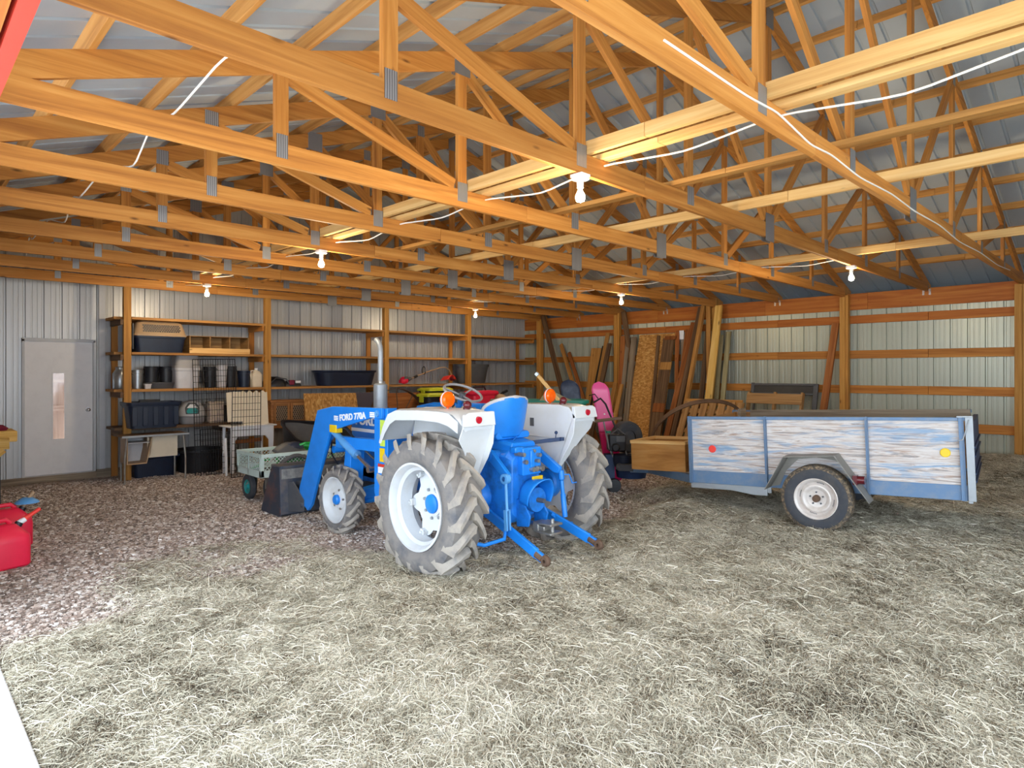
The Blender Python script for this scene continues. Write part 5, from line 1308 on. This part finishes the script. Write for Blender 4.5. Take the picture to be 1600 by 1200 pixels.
# pallets
def pallet(org, yaw, tilt, L, H, n, lb, missing=()):
    r = thing('wooden_pallet', lb, 'pallet', org, (0, tilt, yaw), group='pallets behind the trailer')
    for i in range(3):
        mb = MB(); x = -L/2 + .02 + i*(L-.04)/2; mb.box((-.10,x-.02,.0),(-.012,x+.02,H)); part(r, 'stringer', mb, M['pallet'], bevel=.003)
    for i in range(n):
        if i in missing: continue
        z = H*(i+.5)/n; mb = MB(); mb.box((-.122,-L/2,z-H/n*.36),(-.101,L/2,z+H/n*.36)); part(r, 'deck_board', mb, M['pallet'], bevel=.002)
    return r
def pallet_v(org, tilt, L, H, n, lb):
    r = thing('wooden_pallet', lb, 'pallet', org, (0, tilt, 0), group='pallets behind the trailer')
    for z in (.08, H*.5, H-.20):
        mb = MB(); mb.box((-.02,-L/2,z-.045),(.02,L/2,z+.045)); part(r, 'stringer', mb, M['pallet'], bevel=.003)
    for i in range(n):
        y = -L/2 + L*(i+.5)/n; mb = MB(); mb.box((-.045,y-L/n*.38,0),(-.021,y+L/n*.38,H-(.0 if i % 2 else .012))); part(r, 'deck_board', mb, M['pallet'], bevel=.002)
    mb = MB(); mb.box((.022,-L/2+.1,H-.06),(.045,L/2,H+.07)); part(r, 'back_board', mb, M['tanwood'], bevel=.002)
    return r
pallet_v((-1.55,4.42,.02), math.radians(27), 1.25, 1.22, 7, 'slatted pallet leaning back with a row of dark gaps, nearer the lumber')
pallet((-.95,3.42,.02), 0, math.radians(16), 1.0, 1.32, 5, 'broken pallet with missing boards under the dark metal frame', (3,))
r = thing('metal_frame', 'dark metal framed screen leaning on the lowest girt behind the pallets', 'frame', (-.45,3.5,.0), (0, math.radians(12), 0))
mb = MB(); 
for q in (((-.02,-.60,1.45),(.03,.56,1.49)),((-.02,-.60,1.28),(.03,.56,1.31)),((-.02,-.64,1.0),(.03,-.56,1.49)),((-.02,.54,1.28),(.03,.60,1.5)),((-.02,.50,.0),(.02,.54,1.3)),((-.02,-.60,.0),(.02,-.57,1.0))): mb.box(*q)
part(r, 'frame_bars', mb, M['dgrey'], bevel=.004)
mb = MB(); mb.box((.0,-.56,1.31),(.006,.54,1.45)); part(r, 'dark_screen', mb, M['black'])
# hoop behind the trailer
mb = MB(); mb.lathe([(.80,-.04),(.80,.04),(.785,.04),(.785,-.04),(.80,-.04)], axis='z', n=64)
mb.xf(Matrix.Translation((-2.25,4.05,.62)) @ Matrix.Rotation(math.radians(-40), 4, 'Z') @ Matrix.Rotation(math.radians(132), 4, 'X'))
single('iron_hoop', mb, M['rust'], 'thin rusty iron hoop arching up behind the trailer front', 'hoop')

# snowboards
def snowboard(p, q, w, m1, m2, lb):
    r = thing('snowboard', lb, 'snowboard', p, group='snowboards')
    p = V(p); q = V(q); d = (q-p); L = d.length; d.normalize(); side = V((.714,-.70,0)); nrm = d.cross(side).normalized()
    def pt(u, v):
        y = (v-.5)*2; e = abs(y); wid = w/2*(.93+.07*e**2)
        if e > .80: wid *= math.sqrt(max(0, 1-((e-.80)/.2)**2))
        curl = .05*max(0, (e-.8)/.2)**2
        return V((0,0,0)) + side*((u-.5)*2*wid) + d*(L*v) + nrm*curl
    for a, b, m, nm in ((.0,.5,m2,'lower_half'),(.5,1.,m1,'upper_half')):
        mb = MB(); mb.grid(lambda u, v: pt(u, a+(b-a)*v), 8, 24); o = part(r, nm, mb, m, solid=.012)
    mb = MB()
    for v in (.62, .68): mb.add([pt(.5,v)-nrm*.009+side*(.012*math.cos(a))+d*(.012*math.sin(a)) for a in [2*PI*i/12 for i in range(12)]], [tuple(range(12))])
    part(r, 'topsheet_mark', mb, M['decal_w'])
    return r
snowboard((-4.30,4.26,.02), (-4.52,4.41,1.53), .27, M['pink'], M['magenta'], 'pink and magenta snowboard standing behind the right rear tire')
snowboard((-4.60,4.63,.02), (-4.78,4.78,1.56), .30, M['dnavy'], M['dnavy'], 'scuffed dark navy snowboard left of the pink one')
# green wheelbarrow
r = thing('wheelbarrow', 'dark green wheelbarrow with wooden handles behind the white fender', 'wheelbarrow', (-6.27,3.99,0), (0,0,math.radians(-44.4)))
mb = MB(); tub(mb, (0,.0,1.02), 1.20, .50, .31, .72, .012, rr=.25); part(r, 'tray', mb, M['tealgreen'])
mb = MB(); loft(mb, [[(x,y,z) for x,y,z in ((.0,.1,1.30),(.45,.1,1.30),(.45,.2,1.30),(.0,.2,1.30))],[(x,y,z) for x,y,z in ((.10,.12,1.44),(.16,.12,1.44),(.16,.18,1.44),(.10,.18,1.44))]]); part(r, 'tarp_heap', mb, M['greenwood'])
mb = MB(); mb.beam((-.02,.06,1.64),(.26,-.02,1.30), .04, .045); h_ = part(r, 'handle', mb, M['brace'], bevel=.008)
mb = MB(); mb.beam((-.045,.065,1.665),(-.01,.055,1.63), .046, .05); part(h_, 'grip', mb, M['galv'], bevel=.006)
mb = MB(); mb.beam((.25,-.28,1.03),(.98,-.33,1.125), .05, .035); part(r, 'handle', mb, M['darkwood'], bevel=.006)
for x in (-.3,.3):
    mb = MB(); mb.tube([(x,-.15,1.0),(x*1.1,-.16,.02)], .016, 8); mb.tube([(x,.15,1.0),(x*1.1,.16,.02)], .016, 8); part(r, 'leg', mb, M['dgrey'])
mb = MB(); mb.lathe([(.08,-.04),(.17,-.05),(.20,-.03),(.20,.03),(.17,.05),(.08,.04)], org=(-.62,0,.20), axis='y', n=32); mb.box((-.62,-.05,.19),(-.1,-.02,.22)); mb.beam((-.62,-.07,.2),(-.3,-.15,.99),.03,.03); mb.beam((-.62,.07,.2),(-.3,.15,.99),.03,.03); part(r, 'wheel', mb, M['tire2'])
# tiller
r = thing('garden_tiller', 'black wheeled garden machine with metal rods left of the plywood box', 'tiller', (-4.70,3.97,0), (0,0,math.radians(-44)))
mb = MB(); mb.lathe([(.10,-.09),(.19,-.10),(.225,-.07),(.235,0),(.225,.07),(.19,.10),(.10,.09)], axis='y', n=40); mb.xf(Matrix.Translation((.17,.10,.74)) @ Matrix.Rotation(.35,4,'Z')); w_ = part(r, 'wheel', mb, M['tire2'])
mb = MB(); mb.lathe([(.0,-.05),(.10,-.07),(.10,.07),(.0,.05)], axis='y', n=24); mb.xf(Matrix.Translation((.17,.10,.74)) @ Matrix.Rotation(.35,4,'Z')); part(w_, 'rim', mb, M['dgrey'])
mb = MB(); mb.box((-.12,-.16,.56),(.12,.10,.80)); mb.cyl((-.03,-.2,.62),(-.03,-.05,.62),.06); part(r, 'engine', mb, M['black'], bevel=.02)
mb = MB(); mb.box((-.02,-.175,.70),(.10,-.16,.78)); mb.tube([(-.10,-.14,.80),(.0,-.16,.88),(.10,-.14,.80)], .012, 8); part(r, 'engine_shroud', mb, M['dgrey'])
mb = MB(); mb.cyl((-.13,-.12,.82),(-.13,-.12,.85),.04); part(r, 'fuel_cap', mb, M['tealgreen'])
mb = MB(); mb.tube([(-.2,-.12,1.02),(-.12,-.14,.62),(.02,-.18,.30)], .012, 8); mb.tube([(-.12,-.08,.66),(.0,-.12,.40)], .01, 8); mb.tube([(.10,-.14,.62),(.15,-.15,.42)], .01, 8); part(r, 'steel_rod', mb, M['galv'])
mb = MB(); mb.tube([(-.32,.0,1.24),(-.22,-.02,1.30),(-.15,-.03,1.22),(-.05,-.05,.98),(.02,-.08,.8)], .014, 8); mb.tube([(-.38,.02,1.34),(-.30,.0,1.36),(-.24,-.01,1.28)], .008, 8); part(r, 'handle_bar', mb, M['black'])
mb = MB(); mb.lathe([(.0,.36),(.13,.36),(.15,.44),(.15,.52),(.0,.52)], n=28, org=(.08,-.14,0)); part(r, 'gear_case', mb, M['navy'])
mb = MB(); mb.lathe([(.0,.20),(.20,.20),(.22,.30),(.18,.34),(.0,.35)], n=32, org=(.20,-.1,0)); mb.box((-.17,-.16,.12),(-.04,.02,.52)); part(r, 'base_tub', mb, M['dkblue'])
mb = MB(); mb.lathe([(.0,-.03),(.09,-.03),(.10,0),(.09,.03),(.0,.03)], org=(-.06,-.22,.10), axis='y', n=24); mb.box((-.07,-.22,.09),(-.04,-.1,.13)); part(r, 'small_wheel', mb, M['black'])

# ------------------------------------------------------------------ garden wagon with hose
wx0, wx1, wy0, wy1, wz0, wz1 = -8.74, -7.48, 6.48, 7.24, .34, .63
wg = thing('garden_wagon', 'pale green steel mesh garden wagon with teal wheels behind the bucket', 'wagon', ((wx0+wx1)/2, (wy0+wy1)/2, 0))
mb = MB(); mb.box((wx0,wy0,wz0),(wx1,wy1,wz0+.012)); part(wg, 'bed', mb, M['dgrey'], world=True)
def mesh_side(a, b, nm):
    a = V(a); b = V(b); d = (b-a); L = d.length; d.normalize(); n_ = V((-d.y, d.x, 0)); H_ = wz1-wz0; mb = MB()
    up = V((0,0,1)); e = .032
    mb.beam(a+up*.04, b+up*.04, .012, .09); mb.beam(a+up*(H_-.02), b+up*(H_-.02), .02, .045)
    for s_ in (0, L/2, L): q = a+d*min(max(s_, .02), L-.02); mb.beam(q, q+up*H_, .012, .04 if s_ != L/2 else .022, up=d)
    pn = part(wg, nm, mb, M['mesh'], world=True, bevel=.002)
    mb = MB(); z0, z1 = .085, H_-.042; k = -z1
    while k < L:
        for sg in (1,-1):
            s0 = max(k, .04); s1 = min(k+(z1-z0), L-.04)
            if s1-s0 > .005:
                t0 = z0+(s0-k); t1 = z0+(s1-k)
                if sg < 0: t0, t1 = z0+z1-t0, z0+z1-t1
                mb.beam(a+d*s0+up*t0+n_*.002*sg, a+d*s1+up*t1+n_*.002*sg, .006, .004, up=n_)
        k += .05
    part(pn, 'wire_mesh', mb, M['mesh'], world=True)
mesh_side((wx0,wy1,wz0),(wx0,wy0,wz0),'end_panel'); mesh_side((wx0,wy0,wz0),(wx1,wy0,wz0),'side_panel'); mesh_side((wx1,wy0,wz0),(wx1,wy1,wz0),'end_panel'); mesh_side((wx1,wy1,wz0),(wx0,wy1,wz0),'side_panel')
for x, y, m in ((-8.68,6.98,'teal'),(-8.55,6.62,'rust'),(-7.6,6.55,'teal'),(-7.6,7.17,'teal')):
    mb = MB(); mb.lathe([(.09,-.03),(.145,-.04),(.165,-.02),(.165,.02),(.145,.04),(.09,.03)], org=(x,y,.165), axis='x', n=36); w_ = part(wg, 'wheel', mb, M['tire2'], world=True)
    mb = MB(); mb.lathe([(.0,-.045),(.03,-.045),(.035,-.02),(.085,-.02),(.095,-.034),(.095,.034),(.085,.02),(.035,.02),(.0,.04)], org=(x,y,.165), axis='x', n=32); part(w_, 'rim', mb, M[m], world=True)
mb = MB()
for y in (6.62, 6.98): mb.beam((-8.60,y,.17),(-8.60,y,.34),.03,.04,up=(1,0,0))
mb.beam((-8.6,6.55,.31),(-8.6,7.1,.31),.04,.03); mb.beam((-8.72,6.98,.18),(-8.6,6.98,.33),.02,.03); mb.beam((-7.6,6.5,.17),(-7.6,7.2,.17),.03,.03); mb.beam((-7.6,6.86,.17),(-7.6,6.86,.34),.05,.05,up=(1,0,0)); part(wg, 'undercarriage', mb, M['steel'], world=True)
mb = MB(); hp = []
for i in range(140):
    a = i*.42; rr = .20+.05*math.sin(i*.7); hp.append((-8.02+.28*math.cos(a)*(1+.2*math.sin(i*.31)), 6.86+.9*rr*math.sin(a), .40+.19*i/140+.03*math.sin(i*1.3)))
hp = [(a, b, c+.03) for a, b, c in hp] + [(-8.0,6.8,.64),(-8.3,6.62,.66),(-8.12,6.53,.73),(-7.92,6.55,.72),(-7.75,6.62,.64),(-7.85,6.75,.62),(-8.15,6.62,.69),(-8.0,6.52,.70),(-7.80,6.52,.66),(-7.70,6.51,.55),(-7.82,6.52,.48),(-7.70,6.53,.42)]
mb.tube(hp, .015, 8); mb.tube([(-8.7,6.9,.40),(-8.65,6.75,.46),(-8.68,6.6,.54),(-8.6,6.53,.56)], .015, 8); single('garden_hose', mb, M['hose'], 'green garden hose coiled in the mesh wagon', 'hose')
r = thing('cloth_hat', 'grey black hat drooping over the wagon side by the green hose', 'hat', (-8.28, 6.60, .57))
mb = MB(); mb.grid(lambda u, v: (-.21+.42*u, -.16+.28*v, .115+.05*math.sin(PI*u)-.14*max(0,.5-v)-.10*abs(u-.5)**2*2-.10*(1-v)**2), 14, 10); part(r, 'brim', mb, M['dgrey'], solid=.012)
mb = MB(); mb.ell((.05,.04,.09),(.14,.11,.09),24,8,0,1); part(r, 'crown', mb, M['dnavy'])
# black tipping cart behind the wagon
r = thing('dump_cart', 'black poly dump cart tipped up behind the garden wagon', 'cart', (-6.98, 8.45, .0))
mb = MB(); tub(mb, (0,0,0), 1.15, .72, .36, .82, .03); mb.xf(Matrix.Translation((0,.0,.36)) @ Matrix.Rotation(math.radians(24),4,'X') @ Matrix.Rotation(math.radians(6),4,'Y')); tb = part(r, 'tub', mb, M['black'])
mb = MB(); mb.grid(lambda u, v: ((u-.5)*1.0, (v-.5)*.60, .10+.20*v*v+.02*math.sin(9*u)*math.sin(7*v)), 12, 8); mb.xf(Matrix.Translation((0,.0,.40)) @ Matrix.Rotation(math.radians(24),4,'X') @ Matrix.Rotation(math.radians(6),4,'Y')); part(tb, 'liner', mb, M['dgrey'])
mb = MB(); mb.box((-.18,-.36,.43),(-.08,-.352,.52)); part(tb, 'white_sticker', mb, M['decal_w'])
for x in (-.52,.45):
    mb = MB(); mb.lathe([(.06,-.05),(.16,-.06),(.19,-.03),(.19,.03),(.16,.06),(.06,.05),(.0,.02)], org=(x,-.05,.19), axis='x', n=32); part(r, 'wheel', mb, M['tire2'])
mb = MB(); mb.beam((-.5,-.05,.19),(.45,-.05,.19),.03,.03); mb.beam((-.2,.0,.19),(-.2,.1,.42),.04,.04,up=(1,0,0)); mb.beam((.2,.0,.19),(.2,.1,.42),.04,.04,up=(1,0,0)); part(r, 'axle', mb, M['dgrey'])

# ------------------------------------------------------------------ left foreground
def gas_can(c, yaw, lb, spout, tip):
    r = thing('gas_can', lb, 'gas can', c, (0,0,yaw), group='red gas cans')
    mb = MB(); loft(mb, [ring2(.34,.24,0,.05), ring2(.37,.27,.02,.06), ring2(.37,.27,.22,.06), ring2(.36,.26,.27,.06), ring2(.20,.14,.36,.04), ring2(.17,.10,.37,.03)]); b_ = part(r, 'body', mb, M['red'], bevel=.008)
    mb = MB(); mb.tube([(-.17,0,.28),(-.165,0,.375),(-.10,0,.405),(.03,0,.405),(.07,0,.37)], .02, 10); part(r, 'handle', mb, M['red'])
    mb = MB(); mb.cyl((.10,0,.31),(.135,0,.365),.034,.03); part(r, 'spout_collar', mb, M['black'])
    mb = MB(); mb.tube(spout, [.022]*2+[.017]*(len(spout)-2), 12); s_ = part(r, 'spout', mb, tip[0])
    mb = MB(); tip[1](mb); part(s_, 'spout_tip', mb, tip[2])
gas_can((-11.42,5.45,.005), .25, 'red plastic gas can with a red spout, nearer one at the left edge', [(.13,0,.36),(.17,0,.385),(.23,0,.42),(.29,0,.455)], (M['red2'], lambda mb: mb.cyl((.125,0,.355),(.175,0,.385),.025,.024,n=14), M['whiteplastic']))
gas_can((-11.30,6.22,.005), .2, 'red plastic gas can with a pale blue spout flange, farther one at the left edge', [(.13,0,.36),(.15,0,.40),(.18,0,.44),(.22,0,.50)], (M['tan'], lambda mb: mb.lathe([(.0,.40),(.10,.40),(.09,.42),(.04,.45),(.0,.45)], org=(.165,0,.0), n=24), M['lblue']))
r = thing('lumber_bench', 'end of a bench of fresh yellow lumber at the left edge', 'bench', (-11.4, 8.9, 0))
mb = MB(); mb.box((-11.9,8.62,.80),(-10.93,9.15,.935)); part(r, 'top_beam', mb, M['yellowwood'], world=True, bevel=.012)
mb = MB(); mb.box((-11.9,8.52,.72),(-11.02,8.60,.86)); mb.beam((-11.08,8.56,.72),(-11.5,8.56,.34),.07,.09); part(r, 'front_rail', mb, M['yellowwood'], world=True, bevel=.006)
for x, y in ((-11.12,8.66),(-11.8,8.66),(-11.12,9.1),(-11.8,9.1)):
    mb = MB(); mb.beam((x,y,.0),(x,y,.80),.05,.05,up=(0,1,0)); part(r, 'leg', mb, M['black'], world=True)
mb = MB(); loft(mb, [ring2(.36,.20,0,.04), ring2(.40,.24,.03,.06), ring2(.30,.16,.065,.05)]); mb.v = [(a-11.2,b+8.85,c+.937) for a,b,c in mb.v]; single('maroon_cushion', mb, M['hair'], 'small maroon pad lying on the lumber bench', 'pad')
# dry twigs lying in the hay
tw = [(-8.45,.10,.5,.4),(-8.0,-.05,2.2,.35),(-9.9,1.75,.9,.7),(-7.4,-.45,1.4,.4),(-7.9,1.15,.3,.3),(-6.9,.3,2.6,.35)]
tl_ = ['dark curved twig in the hay right of centre at the bottom','dark twig near the bottom right of the hay','long twig in the hay below the tractor','short dark twig in the hay at lower right','small dark twig in the hay left of the trailer wheel','thin twig in the hay in front of the trailer']
for (x, y, a, L), lb in zip(tw, tl_):
    mb = MB(); pts = []
    for i in range(6):
        s_ = i/5-.5; px_ = x+math.cos(a+s_)*L*s_; py_ = y+math.sin(a+s_)*L*s_
        pts.append((px_, py_, float(height(np.array([px_]), np.array([py_]))[0])+.022))
    mb.tube(pts, [.003,.006,.007,.006,.005,.002], 6); single('dry_twig', mb, M['blackwood'], lb, 'twig', 'dry twigs')

# ------------------------------------------------------------------ light
sd_ = bpy.data.lights.new('sun', 'SUN'); sd_.energy = SUN; sd_.angle = .02; sd_.color = (1,.97,.92)
so = bpy.data.objects.new('sun', sd_); COL.objects.link(so); so.rotation_euler = V((.10,.49,-.87)).to_track_quat('-Z','Y').to_euler()
w = bpy.data.worlds.new('world'); scene.world = w; w.use_nodes = True
bg = w.node_tree.nodes['Background']; bg.inputs['Color'].default_value = (.78,.89,1.0,1); bg.inputs['Strength'].default_value = SKY
scene.view_settings.view_transform = 'Standard'; scene.view_settings.look = 'None'; scene.view_settings.gamma = 1; scene.view_settings.use_curve_mapping = False
scene.view_settings.exposure = EXPO
scene.cycles.use_denoising = True
scene.cycles.max_bounces = 8; scene.cycles.diffuse_bounces = 6; scene.cycles.glossy_bounces = 4
scene.cycles.sample_clamp_indirect = 6
